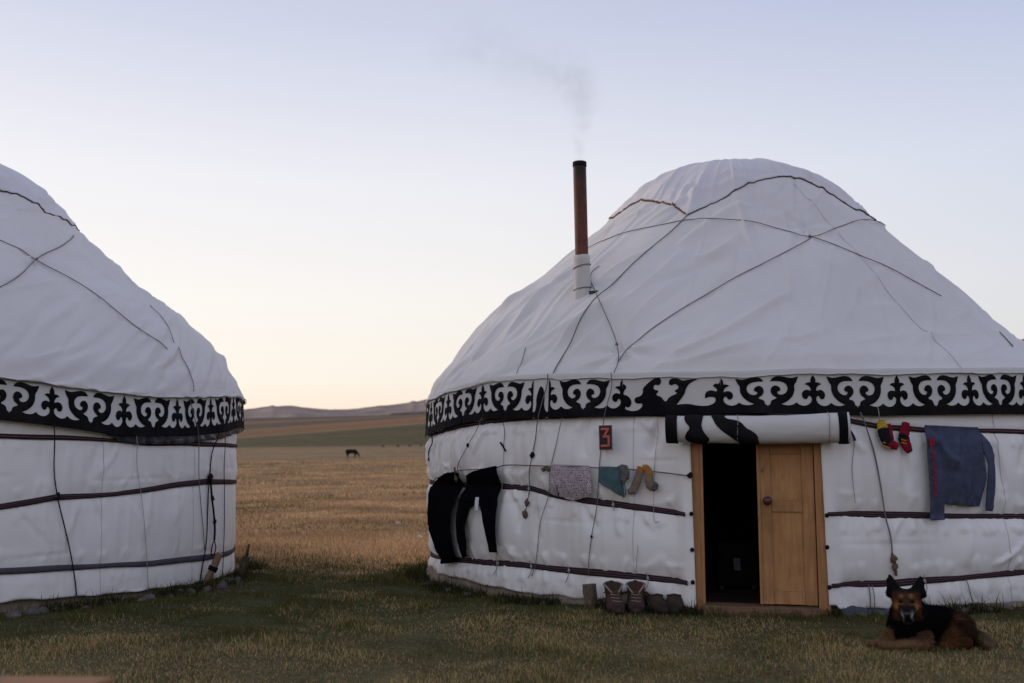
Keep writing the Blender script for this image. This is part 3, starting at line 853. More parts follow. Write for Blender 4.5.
yr.rope_on([(16.0, 1.70), (16.1, 1.64), (16.2, 1.56)], WA, M_rope_pale, .005)
yr.rope_on([(-14.0, .63), (-14.5, .41)], WA, M_rope_pale, .0035)
for a_ in (-37.9, -31.0, -24.5, -13.0, 21.0):
    z_ = interp(yr.low, a_)
    yr.rope_on([(a_ - .15, z_ + .05), (a_, z_), (a_ + .1, z_ - .05), (a_ - .3, z_ - .10)], WA, M_rope_pale, .006, [(.35, .013, M_rope_pale)], off=.024)
for a_ in (-31.2, -17.5):
    z_ = interp(yr.mid, a_)
    yr.rope_on([(a_ - .1, z_ + .045), (a_, z_), (a_ + .2, z_ - .05)], WA, M_rope_pale, .006, [(.5, .013, M_rope_pale)], off=.024)
yl.rope_on([(12, 3.55), (20.0, 3.4), (23.3, 3.35), (25.7, 3.24), (29.2, 3.01), (32.9, 2.77), (37.3, 2.52), (40.2, 2.41)], RO, M_rope, .0065)
yl.rope_on([(49.7, 3.72), (38, 3.5), (25.7, 3.24), (14.3, 2.82), (4, 2.5)], RO, M_rope, .0065, [(.5, .012, M_rope)])
yl.rope_on([(46.7, 2.92), (45, 2.72), (43.4, 2.5)], RO, M_rope, .005)
yl.rope_on([(43.4, 2.44), (43.7, 2.3), (43.4, 2.16), (43.0, 2.02)], RO, M_rope, .0055)
yl.rope_on([(18.7, 1.67), (20.2, 1.09), (22.8, .51), (23.5, .28)], WA, M_rope_black, .008, [(.335, .026, M_rope_black), (.345, .020, M_rope)])
yl.rope_on([(31.3, 1.59), (33.3, 1.11), (35.6, .23)], WA, M_rope_pale, .004)
yl.rope_on([(42, 2.0), (44.0, 1.75), (45.1, 1.61), (48.6, .78), (49.9, .49)], WA, M_rope, .006)
yl.rope_on([(51.5, 1.75), (51.1, 1.56), (50.1, 1.09), (49.9, .56), (48.4, .2)], WA, M_rope_black, .009)
yl.rope_on([(50.5, 1.22), (51.4, .98), (52.5, .73), (52.7, .60)], WA, M_rope_black, .016, [(0, .035, M_rope_black), (.3, .024, M_rope_black), (.6, .022, M_rope_black)], off=.03)
yl.rope_on([(52.7, .60), (51.9, .53), (52.2, .46), (53.2, .46), (53.5, .53), (52.7, .60)], WA, M_rope_black, .009, off=.03)
yl.rope_on([(55.1, 1.63), (57.5, 1.0), (57.6, .2)], WA, M_rope_black, .006)

# crumpled dark tarpaulin lining that shows under the left band
V = []; F = []; tt = np.arange(27, 66, .5)
for t in tt:
    for k in range(7):
        q = k / 6
        z = interp(yl.bandbot, t) + .05 - (.055 + .065 * sstep(27, 31, t) * (1 + .3 * nz(t * .5, 9))) * q
        r = yl.rb + .0 - .03 * q + .04 * nz(t * .9, q * 3, 5) * q + .035 * abs(nz(t * .4, q * 2 + 5, 2)) * q
        V.append(yl.pt(t, r, z))
for i in range(len(tt) - 1):
    for k in range(6): F.append((i * 7 + k, i * 7 + k + 1, (i + 1) * 7 + k + 1, (i + 1) * 7 + k))
o = mesh('tarp_lining', V, F, M_tarp, yl.root)
o.modifiers.new('thickness', 'SOLIDIFY').thickness = .006

# ---- clay and timber plinth under the canvas, one for each yurt
for y, ins in ((yr, .03), (yl, -.05)):
    V = []; F = []; tt = np.arange(-180, 180, 1.)
    for t in tt:
        if y.door and -7.4 < t < 10: hh = .17
        else: hh = y.hem(t) + .03
        j = .03 * nz(t * .3, 1, y.seed) + .018 * nz(t * 1.1, 3, y.seed)
        for k, (dr, z) in enumerate(((.10, -.05), (.045, hh * .45), (.0, hh), (-.06, hh))):
            V.append(y.pt(t, y.rw + ins + dr + (j if k < 2 else j * .2), z + .012 * nz(t * .9, k, 4)))
    n = len(tt)
    for i in range(n):
        for k in range(3): F.append((i * 4 + k, ((i + 1) % n) * 4 + k, ((i + 1) % n) * 4 + k + 1, i * 4 + k + 1))
    mesh('plinth', V, F, M_clay, y.root)

# inside floor, so the doorway looks into a dark room
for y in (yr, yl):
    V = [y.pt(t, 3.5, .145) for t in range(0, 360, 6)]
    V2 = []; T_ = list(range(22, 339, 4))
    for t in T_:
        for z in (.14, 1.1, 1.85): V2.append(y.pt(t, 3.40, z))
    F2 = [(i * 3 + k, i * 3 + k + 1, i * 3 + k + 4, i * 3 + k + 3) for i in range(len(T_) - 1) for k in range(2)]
    mesh('added_dark_liner', V2, F2, mat('added_liner_dark', (.03, .02, .015), .95), y.root)  # unseen dark sheet added to keep the lit plinth out of the doorway view
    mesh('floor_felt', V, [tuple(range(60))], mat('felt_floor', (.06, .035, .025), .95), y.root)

# ---- door of the right yurt (local frame: x right, -y towards the viewer)
dr = empty('door', (0, 0, 0)); dr.parent = yr.root
def part_box(name, boxes, m_, parent, bev=.004):
    bm = bmesh.new()
    for b in boxes: box_bm(bm, *b)
    return bm_obj(name, bm, m_, parent, False, bev)
YF = -3.60
part_box('door_jamb', [(-.445, -.345, YF - .05, YF + .05, .13, 1.52)], M_wood, dr)
part_box('door_jamb', [(.512, .598, YF - .05, YF + .05, .11, 1.52)], M_wood, dr)
part_box('jamb_strip', [(-.365, -.343, YF - .066, YF - .0505, .19, 1.46)], M_wood, dr, .003)
part_box('door_lintel', [(-.345, .512, YF - .045, YF + .045, 1.44, 1.52)], M_wood, dr)
part_box('threshold', [(-.36, .52, YF - .13, YF + .10, .10, .178)], M_wood_worn, dr, .008)
leaf = empty('door_leaf'); leaf.parent = dr
part_box('stile', [(.083, .178, YF - .030, YF + .01, .19, 1.435)], M_wood, leaf)
part_box('stile', [(.414, .506, YF - .030, YF + .01, .19, 1.435)], M_wood, leaf)
part_box('rail', [(.1785, .4135, YF - .026, YF + .008, .90, .99)], M_wood, leaf)
part_box('rail', [(.1785, .4135, YF - .026, YF + .008, 1.35, 1.43)], M_wood, leaf)
part_box('rail', [(.1785, .4135, YF - .026, YF + .008, .192, .29)], M_wood, leaf)
part_box('panel', [(.17, .423, YF - .012, YF + .004, .9905, 1.3495)], M_ply, leaf, .002)
part_box('panel', [(.17, .423, YF - .012, YF + .004, .2905, .8995)], M_ply, leaf, .002)
part_box('cover_strip', [(.075, .098, YF - .040, YF - .031, .19, 1.43)], M_wood, leaf, .003)
bm = bmesh.new()
prof = [(0, .0), (.012, 0), (.013, .022), (.030, .032), (.036, .046), (.031, .060), (.016, .068), (0, .07)]
rings = []
for r, h in prof:
    rings.append([bm.verts.new((.150 + r * math.cos(2 * PI * k / 16), YF - .030 - h, .985 + r * math.sin(2 * PI * k / 16))) for k in range(16)])
for a, b in zip(rings, rings[1:]):
    for k in range(16): bm.faces.new((a[k], a[(k + 1) % 16], b[(k + 1) % 16], b[k]))
bm_obj('door_knob', bm, mat('dark_turned_wood', (.07, .022, .014), .35, .5), leaf, True)
# belt ends are nailed to the jambs
for x, z in ((-.437, .88), (-.437, .35), (.588, .88), (.588, .34), (-.437, 1.19), (.582, .64), (-.436, .6)):
    bm = bmesh.new(); bmesh.ops.create_icosphere(bm, subdivisions=2, radius=.017, matrix=Matrix.Translation((x, YF - .11, z)) @ Matrix.Diagonal((1, .7, 1.1, 1)))
    bm_obj('belt_knot', bm, M_rope_black, dr, True)

_a = R_(.9); dr.matrix_local = Matrix.Translation((0, 0, 1.47)) @ Matrix.Rotation(_a, 4, 'Y') @ Matrix.Translation((0, 0, -1.47))
# rolled up felt door curtain
fl = empty('door_curtain_roll'); fl.parent = yr.root
RC = Vector((.10, -3.785, 1.545)); RR0 = .104; X0, X1 = -.612, .772
def roll_pt(x, a, e=0.):
    t = (x - X0) / (X1 - X0)
    r = RR0 + .006 * nz(x * 2.2, a * .8, 9) + .004 * nz(x * 7, a * 2, 3) + .012 * t + e
    # slightly flattened where it hangs on its strings
    return Vector((x, RC.y - r * math.cos(a) * .93, RC.z + .012 - .02 * t - .012 * math.sin(PI * t) + r * math.sin(a)))
V = []; F = []; NX, NA = 60, 40
for i in range(NX + 1):
    for k in range(NA):
        V.append(roll_pt(X0 + (X1 - X0) * i / NX, 2 * PI * k / NA))
for i in range(NX):
    for k in range(NA): F.append((i * NA + k, i * NA + (k + 1) % NA, (i + 1) * NA + (k + 1) % NA, (i + 1) * NA + k))
for e in (0, NX): F.append(tuple(e * NA + k for k in range(NA)))
mesh('felt_roll', V, F, M_felt, fl)
def roll_patch(poly, name='black_trim'):
    """poly in (x, angle)"""
    pts = [Vector(p) for p in poly]; n = len(pts)
    xs = [p[0] for p in poly]; ys = [p[1] for p in poly]
    for gx in np.arange(min(xs), max(xs), .03):
        for gy in np.arange(min(ys), max(ys), .2): pts.append(Vector((gx + .001, gy + .001)))
    res = delaunay_2d_cdt(pts, [], [list(range(n))], 1, 1e-6)
    o = mesh(name, [roll_pt(v.x, v.y, .005) for v in res[0]], [tuple(f_) for f_ in res[2]], M_black, fl)
    so = o.modifiers.new('thickness', 'SOLIDIFY'); so.thickness = .006; so.offset = 0
roll_patch([(X0 - .003, -1.9), (X0 + .088, -1.9), (X0 + .088, 1.9), (X0 - .003, 1.9)])
roll_patch([(X1 - .082, -1.9), (X1 + .003, -1.9), (X1 + .003, 1.9), (X1 - .082, 1.9)])
blob = [(-.46, 1.5), (-.468, .9), (-.455, .45), (-.425, .15), (-.43, -.05), (-.455, -.3), (-.468, -.7), (-.45, -1.0), (-.40, -1.35), (-.34, -1.5), (-.29, -1.1), (-.275, -.72), (-.30, -.45), (-.325, -.1), (-.335, .3), (-.325, .8), (-.318, 1.5)]
roll_patch(Yurt.chaikin(None, blob))
diag = [(-.262, 1.5), (-.25, .9), (-.225, .3), (-.18, -.1), (-.10, -.62), (-.05, -1.1), (-.03, -1.6), (.10, -1.6), (.095, -.9), (.088, -.42), (.05, -.12), (.0, .1), (-.03, .5), (-.08, .72), (-.13, .78), (-.16, 1.0), (-.15, 1.5)]
roll_patch(Yurt.chaikin(None, diag))
for x in (-.06, .62):
    P = [roll_pt(x + .004 * math.sin(a * 2), a, .006) for a in np.linspace(-2.2, 2.6, 30)]
    V, F = tube(P, .003, 5); mesh('tie_string', V, F, M_rope_pale, fl)

# small dark box with a pale panel, just inside the doorway
bx = empty('box'); bx.parent = None
Mloc = Matrix.Translation((YR.x, YR.y, 0)) @ Matrix.Rotation(-R_(13.1), 4, 'Z')
bx.matrix_world = Mloc @ Matrix.Translation((-.13, -2.2, .145))
tag(bx, 'dark box with a small pale panel, standing inside the open doorway', 'box')
part_box('casing', [(-.17, .17, -.12, .2, .03, .42)], M_soot, bx, .012)
part_box('pale_panel', [(-.028, .032, -.128, -.1203, .17, .28)], mat('pale_panel', (.17, .17, .18), .6), bx, .002)
for q in [(-.16, -.12, -.11, -.07, 0, .03), (.12, .16, -.11, -.07, 0, .03), (-.16, -.12, .15, .19, 0, .03), (.12, .16, .15, .19, 0, .03)]: part_box('foot', [q], M_iron, bx, .004)

# ---- stove pipe through the roof
sp = empty('stove_pipe'); sp.parent = yr.root
cx, cy = -1.475, -2.43
P = [Vector((cx, cy, z)) for z in np.linspace(2.6, 4.19, 12)]
V, F = tube(P, .064, 20, False); mesh('pipe', V, F, M_rust, sp)
P = [Vector((cx, cy, z)) for z in np.linspace(4.19, 4.235, 3)]
V, F = tube(P, .0655, 20, False); o = mesh('sooty_pipe_end', V, F, M_soot, sp); so = o.modifiers.new('thickness', 'SOLIDIFY'); so.thickness = .003; so.offset = 1
V = []; F = []
for i, z in enumerate(np.linspace(2.80, 3.30, 16)):
    for k in range(28):
        a = 2 * PI * k / 28
        r = .077 + .010 * (1 - i / 15) + .005 * nz(math.cos(a) * 1.5, math.sin(a) * 1.5, z * 9) + .004 * nz(math.cos(a) * 4, math.sin(a) * 4, z * 4)
        if abs(z - 3.19) < .02 or abs(z - 2.97) < .02: r -= .005
        V.append((cx + r * math.cos(a), cy + r * math.sin(a), z + (.008 * nz(a, 3, 1) if i == 15 else 0)))
for i in range(15):
    for k in range(28): F.append((i * 28 + k, i * 28 + (k + 1) % 28, (i + 1) * 28 + (k + 1) % 28, (i + 1) * 28 + k))
o = mesh('canvas_sleeve', V, F, M_felt, sp); so = o.modifiers.new('thickness', 'SOLIDIFY'); so.thickness = .006
for z, tl in ((3.19, .02), (2.97, .012)):
    P = [Vector((cx + .084 * math.cos(a), cy + .084 * math.sin(a), z + tl * math.cos(a))) for a in np.linspace(0, 2 * PI, 30)]
    V, F = tube(P, .0045, 5); mesh('sleeve_string', V, F, M_rope, sp)
part_box('pipe_flashing', [(cx + .075, cx + .165, cy - .10, cy + .05, 2.905, 2.935)], M_iron, sp, .006)

# ------------------------------------------------------------------ things on the right yurt
WR = Matrix.Translation((YR.x, YR.y, 0)) @ Matrix.Rotation(-R_(13.1), 4, 'Z')
def wall_frame(th, z, r=3.66):
    """empty standing at a point of the right yurt's wall, x along the wall, -y outwards"""
    a = R_(th)
    return WR @ Matrix.Translation((r * math.sin(a), -r * math.cos(a), z)) @ Matrix.Rotation(a, 4, 'Z')

def garment(name, polys, m_, parent, org, off=.035, fold=.012, freq=14, bag=.02, thick=.008, seed=0., ztop=None, lean=0):
    """flat cloth outline(s) in (angle, height) hung against the wall and folded"""
    inv = wall_frame(*org).inverted()
    V = []; F = []; UV = []
    K = 3.66 * PI / 180
    for poly in polys:
        P = [(a * K, b) for a, b in poly]
        Q = []
        for a_, b_ in zip(P, P[1:] + P[:1]):
            n_ = max(1, int(math.hypot(b_[0] - a_[0], b_[1] - a_[1]) / .02))
            Q += [(a_[0] + (b_[0] - a_[0]) * k_ / n_, a_[1] + (b_[1] - a_[1]) * k_ / n_) for k_ in range(n_)]
        pts = [Vector(p) for p in Q]; n = len(pts)
        xs = [p[0] for p in Q]; ys = [p[1] for p in Q]
        for gx in np.arange(min(xs), max(xs), .014):
            for gy in np.arange(min(ys), max(ys), .018): pts.append(Vector((gx + random.uniform(-.003, .003), gy + random.uniform(-.003, .003))))
        res = delaunay_2d_cdt(pts, [], [list(range(n))], 1, 1e-6)
        b0 = len(V); zt = ztop or max(ys); zb = min(ys); xm = (min(xs) + max(xs)) / 2; xw = max(xs) - min(xs) + .01
        for v in res[0]:
            s_, z = v.x, v.y
            t = (zt - z) / (zt - zb + 1e-6)
            d = off + bag * math.sin(PI * min(max(t, 0), 1) ** .8) * (1 - .5 * ((s_ - xm) / xw * 2) ** 2)
            f_ = nz(s_ * freq + .6 * nz(z * 3, seed), z * .9, seed)
            d += fold * (.3 + .9 * t) * (f_ + .9 * max(0, 1 - abs(nz(s_ * freq * .8 + 7, z * 1.1, seed + 4)) * 5) - .3)
            th = s_ / K
            p = WR @ yr.pt(th, max(yr.wall_r(th, z), yr.rw) + d, z)
            V.append(inv @ p); UV.append((s_, z))
        for fc in res[2]: F.append(tuple(b0 + i for i in fc))
    o = mesh(name, V, F, m_, parent, uv=UV)
    so = o.modifiers.new('thickness', 'SOLIDIFY'); so.thickness = thick; so.offset = 0
    return o

def hung(name, label, cat, th, z, group=None):
    e = empty(name); e.matrix_world = wall_frame(th, z)
    return tag(e, label, cat, group)

# washing line
e = hung('washing_line', 'thin rope washing line strung across the canvas left of the door', 'washing line', -30, 1.27)
inv = wall_frame(-30, 1.27).inverted()
pts = [(-63, 1.11), (-58.3, 1.17), (-54, 1.19), (-46.4, 1.25), (-40, 1.262), (-36.5, 1.275), (-34.4, 1.295), (-27.2, 1.28), (-20.2, 1.262), (-13.5, 1.235), (-6.9, 1.185)]
P = [inv @ (WR @ yr.pt(p.x, max(yr.wall_r(p.x, p.y), yr.rw) + .045 - .025 * sstep(-10, -7, p.x), p.y)) for p in catmull([Vector((a, b, 0)) for a, b in pts], 8)]
V, F = tube(P, .005, 6); mesh('cord', V, F, M_rope_tan, e)
def knot(pos, r, m_, parent, name='knot'):
    bm = bmesh.new(); bmesh.ops.create_icosphere(bm, subdivisions=2, radius=r)
    for v in bm.verts: v.co = v.co * (1 + .4 * nz(v.co.x * 70, v.co.y * 70, v.co.z * 50 + r * 99)) + pos
    bm_obj(name, bm, m_, parent, True)
knot(P[-1], .022, M_rope_black, e)
for a, b in ((-27.2, 1.262), (-27.7, 1.25), (-26.8, 1.25)): knot(inv @ (WR @ yr.pt(a, 3.70, b)), .020, M_rope_tan, e)

e = hung('black_trousers', 'baggy black trousers hanging from the left end of the washing line', 'trousers', -52, 1.2)
garment('cloth', [[(-61.3, 1.07), (-57.5, 1.135), (-54.3, 1.18), (-49.3, 1.235), (-45.5, 1.235), (-45.5, 1.2), (-45.9, 1.0), (-46.6, .88), (-47.7, .71), (-48.0, .42), (-49, .375), (-54.3, .335), (-54.8, .36), (-56.0, .51), (-58.8, .62), (-60.5, .72), (-63.2, .88), (-63.0, .98)]], M_blackcloth, e, (-52, 1.2), .07, .016, 8, .012, .005, 2.1)
e = hung('black_leggings', 'narrow black leggings with a white label, beside the baggy black trousers', 'leggings', -40, 1.25)
garment('cloth', [[(-44.1, 1.20), (-41.8, 1.235), (-39.6, 1.265), (-36.3, 1.29), (-36.2, 1.15), (-36.3, .98), (-36.4, .75), (-36.6, .52), (-38.3, .515), (-38.7, .71), (-39.3, .86), (-39.9, .925), (-41.2, .93), (-42.3, .91), (-43.5, .72), (-43.6, .58), (-44.0, .45), (-46.3, .435), (-46.4, .6), (-46.0, .78), (-45.4, 1.02)]], M_blackcloth, e, (-40, 1.25), .062, .010, 10, .012, .005, 5.7)
garment('white_label', [[(-40.9, 1.005), (-40.2, 1.005), (-39.9, .88), (-40.6, .88)]], M_white, e, (-40, 1.25), .088, .004, 8, .0, .004, 5.7)
e = hung('printed_shorts', 'pink and white patterned boxer shorts on the washing line', 'shorts', -23, 1.27)
garment('cloth', [[(-26.1, 1.29), (-23, 1.285), (-20.1, 1.27), (-20.0, 1.15), (-20.0, 1.06), (-20.4, 1.035), (-21.0, 1.015), (-22.2, 1.0), (-23.5, .985), (-24.4, 1.0), (-25.3, 1.02), (-25.2, 1.08), (-25.15, 1.13), (-25.5, 1.07), (-25.7, 1.02), (-26.3, 1.03), (-27.1, 1.045), (-26.6, 1.17)]], M_print, e, (-23, 1.27), .05, .020, 12, .012, .005, 8.2)
garment('waistband', [[(-26.15, 1.297), (-20.1, 1.277), (-20.1, 1.262), (-26.2, 1.28)]], cloth_mat('pale_elastic', (.45, .4, .42)), e, (-23, 1.27), .057, .004, 9, 0, .004, 8.2)
e = hung('teal_cloth', 'teal garment with a grey tied end hanging on the washing line', 'garment', -17, 1.25)
garment('cloth', [[(-18.7, 1.27), (-17.5, 1.268), (-16.1, 1.26), (-15.9, 1.18), (-15.6, 1.08), (-15.7, 1.02), (-16.4, 1.035), (-17.4, 1.08), (-18.4, 1.11), (-19.0, 1.15), (-18.8, 1.2)]], M_teal, e, (-17, 1.25), .05, .016, 14, .012, .005, 3.3)
garment('tied_end', [[(-16.3, 1.265), (-15.6, 1.285), (-14.9, 1.275), (-14.55, 1.23), (-14.7, 1.165), (-15.3, 1.13), (-15.8, 1.16), (-15.9, 1.21)]], M_greycloth, e, (-17, 1.25), .07, .03, 22, .01, .005, 9.1)
P = [Vector((.07, -.06, -.08)), Vector((.075, -.062, -.18)), Vector((.10, -.062, -.235)), Vector((.12, -.062, -.18)), Vector((.10, -.06, -.1))]
V, F = tube(catmull(P, 8), .005, 6); mesh('drawstring', V, F, M_teal, e)

def sock(name, label, cat, group, org, pts, rads, m_, bands):
    """a knitted tube with leg, heel and toe; bands recolour stretches of it as sub-lengths"""
    e = hung(name, label, cat, *org, group)
    inv = wall_frame(*org).inverted()
    C = catmull([Vector((a, b, 0)) for a, b in pts], 8)
    n = len(C)
    Q = [inv @ (WR @ yr.pt(p.x, max(yr.wall_r(p.x, p.y), yr.rw) + .05, p.y)) for p in C]
    rad = [interp([(i / (len(rads) - 1), r) for i, r in enumerate(rads)], i / (n - 1)) * (1 + .12 * nz(i * .6, 3, a0)) for i, a0 in zip(range(n), [org[0]] * n)]
    cuts = bands + [(1.01, None)]
    prev = 0
    for (st, mm), (en, _) in zip(bands, cuts[1:]):
        i0 = int(st * (n - 1)); i1 = min(int(en * (n - 1)) + 1, n)
        seg = Q[i0:i1 + 0 if i1 < n else n]
        if len(seg) < 2: continue
        V, F = tube(seg, rad[i0:i0 + len(seg)], 10)
        V = [Vector((v.x, -.03 + (v.y + .03) * .42, v.z)) for v in V]
        mesh({'M_y': 'cuff'}.get(mm, 'knit') if isinstance(mm, str) else ('foot' if st == 0 else 'stripe'), V, F, mm, e)
    return e
sock('tan_sock', 'tan sock hanging straight down, left of the pair beside the teal garment', 'sock', None, (-13.6, 1.24),
     [(-13.2, 1.26), (-13.5, 1.20), (-13.9, 1.13), (-14.4, 1.075), (-15.0, 1.06)], [.030, .034, .034, .036, .024], M_sock, [(0, M_sockorange), (.16, M_sock)])
sock('tan_sock', 'tan sock with orange top and dark foot, nearest to the door on the washing line', 'sock', None, (-12.4, 1.24),
     [(-13.0, 1.25), (-12.5, 1.245), (-12.2, 1.20), (-12.2, 1.13), (-11.7, 1.10), (-11.3, 1.13)], [.028, .032, .034, .038, .04, .028], M_sock, [(0, M_sockorange), (.42, M_sock), (.78, M_greycloth)])
sock('red_sock', 'red and black sock with a yellow patch, hung right of the door', 'sock', None, (17, 1.52),
     [(16.4, 1.59), (16.5, 1.54), (16.7, 1.47), (17.2, 1.42), (18.2, 1.385)], [.03, .046, .046, .045, .026], M_red, [(0, M_yellow), (.34, M_rope_black), (.78, M_red)])
sock('red_sock', 'mostly red sock with dark stripes, hung just left of the blue shirt', 'sock', None, (19.4, 1.52),
     [(19.5, 1.575), (19.4, 1.52), (19.1, 1.46), (19.4, 1.40), (19.7, 1.35)], [.032, .040, .045, .043, .028], M_red, [(0, M_red), (.3, M_red), (.46, M_rope_black), (.58, M_red)])
_ss = []
e = [o for o in bpy.data.objects if o.name.startswith('red_sock') and o.type == 'EMPTY']
inv = wall_frame(17, 1.52).inverted()
for a, b in (((16.35, 1.425), (17.3, 1.40)), ((16.3, 1.40), (17.2, 1.375))):
    P = [inv @ (WR @ yr.pt(a[0] + (b[0] - a[0]) * t, yr.rw + .095, a[1] + (b[1] - a[1]) * t)) for t in np.linspace(0, 1, 6)]
    V, F = tube(P, .006, 5); mesh('yellow_stripe', V, F, M_yellow, e[0])
P = [inv @ (WR @ yr.pt(17.35 + .25 * t, yr.rw + .075, 1.57 - .17 * t)) for t in np.linspace(0, 1, 8)]
V, F = tube(P, [.012, .02, .02, .02, .022, .022, .02, .012], 8); mesh('red_back', V, F, M_red, e[0])
inv = wall_frame(19.4, 1.52).inverted()
for z in (1.445, 1.42):
    P = [inv @ (WR @ yr.pt(18.65 + .6 * t, yr.rw + .092, z - .01 * t)) for t in np.linspace(0, 1, 5)]
    V, F = tube(P, .005, 5); mesh('yellow_stripe', V, F, M_yellow, e[1])

# blue shirt tucked over the top belt
e = hung('blue_shirt', 'blue grey long sleeved shirt hung over the top belt at the right edge', 'shirt', 26, 1.5)
garment('body', [[(22.9, 1.555), (26, 1.545), (29.6, 1.535), (29.75, 1.40), (29.5, 1.20), (29.3, 1.05), (28.95, .915), (27.5, .915), (26.1, .93), (24.6, .935), (23.4, .95), (23.2, 1.2), (23.0, 1.4)]], M_shirt, e, (26, 1.5), .055, .034, 9, .012, .005, 1.4)
garment('sleeve', [[(21.9, 1.555), (23.3, 1.553), (23.45, 1.3), (23.6, 1.05), (23.65, .82), (21.85, .815), (21.8, 1.0), (21.75, 1.25)]], M_shirt, e, (26, 1.5), .075, .012, 14, .01, .006, 4.4)
garment('sleeve', [[(29.4, 1.54), (30.0, 1.48), (30.6, 1.41), (31.15, 1.315), (30.9, 1.27), (30.75, 1.1), (30.6, .875), (29.6, .88), (29.65, 1.05), (29.9, 1.25), (29.6, 1.36)]], M_shirt, e, (26, 1.5), .048, .010, 14, .015, .012, 6.4)
# red lettering down the sleeve
inv = wall_frame(26, 1.5).inverted()
bm = bmesh.new()
zz = 1.425
def stroke(th, z, w, h, dd=.1):
    t0 = (1.555 - z) / .74
    d = dd + .015 * math.sin(PI * min(max(t0, 0), 1) ** .8)
    M = inv @ WR @ Matrix.Translation(yr.pt(th, max(yr.wall_r(th, z), yr.rw) + d - .004, z)) @ Matrix.Rotation(R_(th), 4, 'Z')
    box_bm(bm, -w / 2, w / 2, -.005, .005, -h / 2, h / 2, M)
for (a, b, w, h) in ((22.15, 1.43, .02, .05), (22.32, 1.435, .02, .02), (22.3, 1.405, .028, .016), (22.1, 1.39, .014, .03), (22.45, 1.42, .012, .03)): stroke(a, b, w, h)
bm_obj('red_emblem', bm, M_redprint, e); bm = bmesh.new()
z = 1.335
for i in range(9):
    for a, b, w, h in ([(22.15, 0, .012, .026), (22.38, .01, .02, .006), (22.38, -.01, .02, .006)], [(22.27, .01, .03, .006), (22.27, -.008, .03, .006), (22.42, 0, .006, .02)], [(22.13, 0, .007, .026), (22.3, -.008, .024, .007)])[i % 3]:
        stroke(a, z + b, w, h)
    z -= .040
bm_obj('red_lettering', bm, M_redprint, e)

# house number sign
e = hung('number_sign', 'small dark sign with a red angular number 3, pinned left of the door', 'sign', -17.6, 1.505)
part_box('plate', [(-.057, .057, -.085, -.073, -.102, .102)], M_signplate, e, .002)
bm = bmesh.new()
def seg(x0, z0, x1, z1, w):
    d = Vector((x1 - x0, 0, z1 - z0)); l = d.length
    M = Matrix.Translation(((x0 + x1) / 2, -.0875, (z0 + z1) / 2)) @ Matrix.Rotation(-math.atan2(z1 - z0, x1 - x0), 4, 'Y')
    box_bm(bm, -l / 2 - w * .4, l / 2 + w * .4, -.002, .002, -w / 2, w / 2, M)
for a in ((-.034, .072, .026, .072), (.026, .069, -.010, .014), (-.018, .010, .030, .010), (.030, .006, .030, -.062), (.029, -.066, -.036, -.066)): seg(*a, .018)
bm_obj('digit', bm, M_signred, e)
part_box('border', [(-.057, .057, -.0885, -.0855, .094, .102), (-.057, .057, -.0885, -.0855, -.102, -.094), (-.057, -.051, -.0885, -.0855, -.0935, .0935), (.051, .057, -.0885, -.0855, -.0935, .0935)], mat('dull_red_paint', (.20, .05, .042), .6), e, 0)

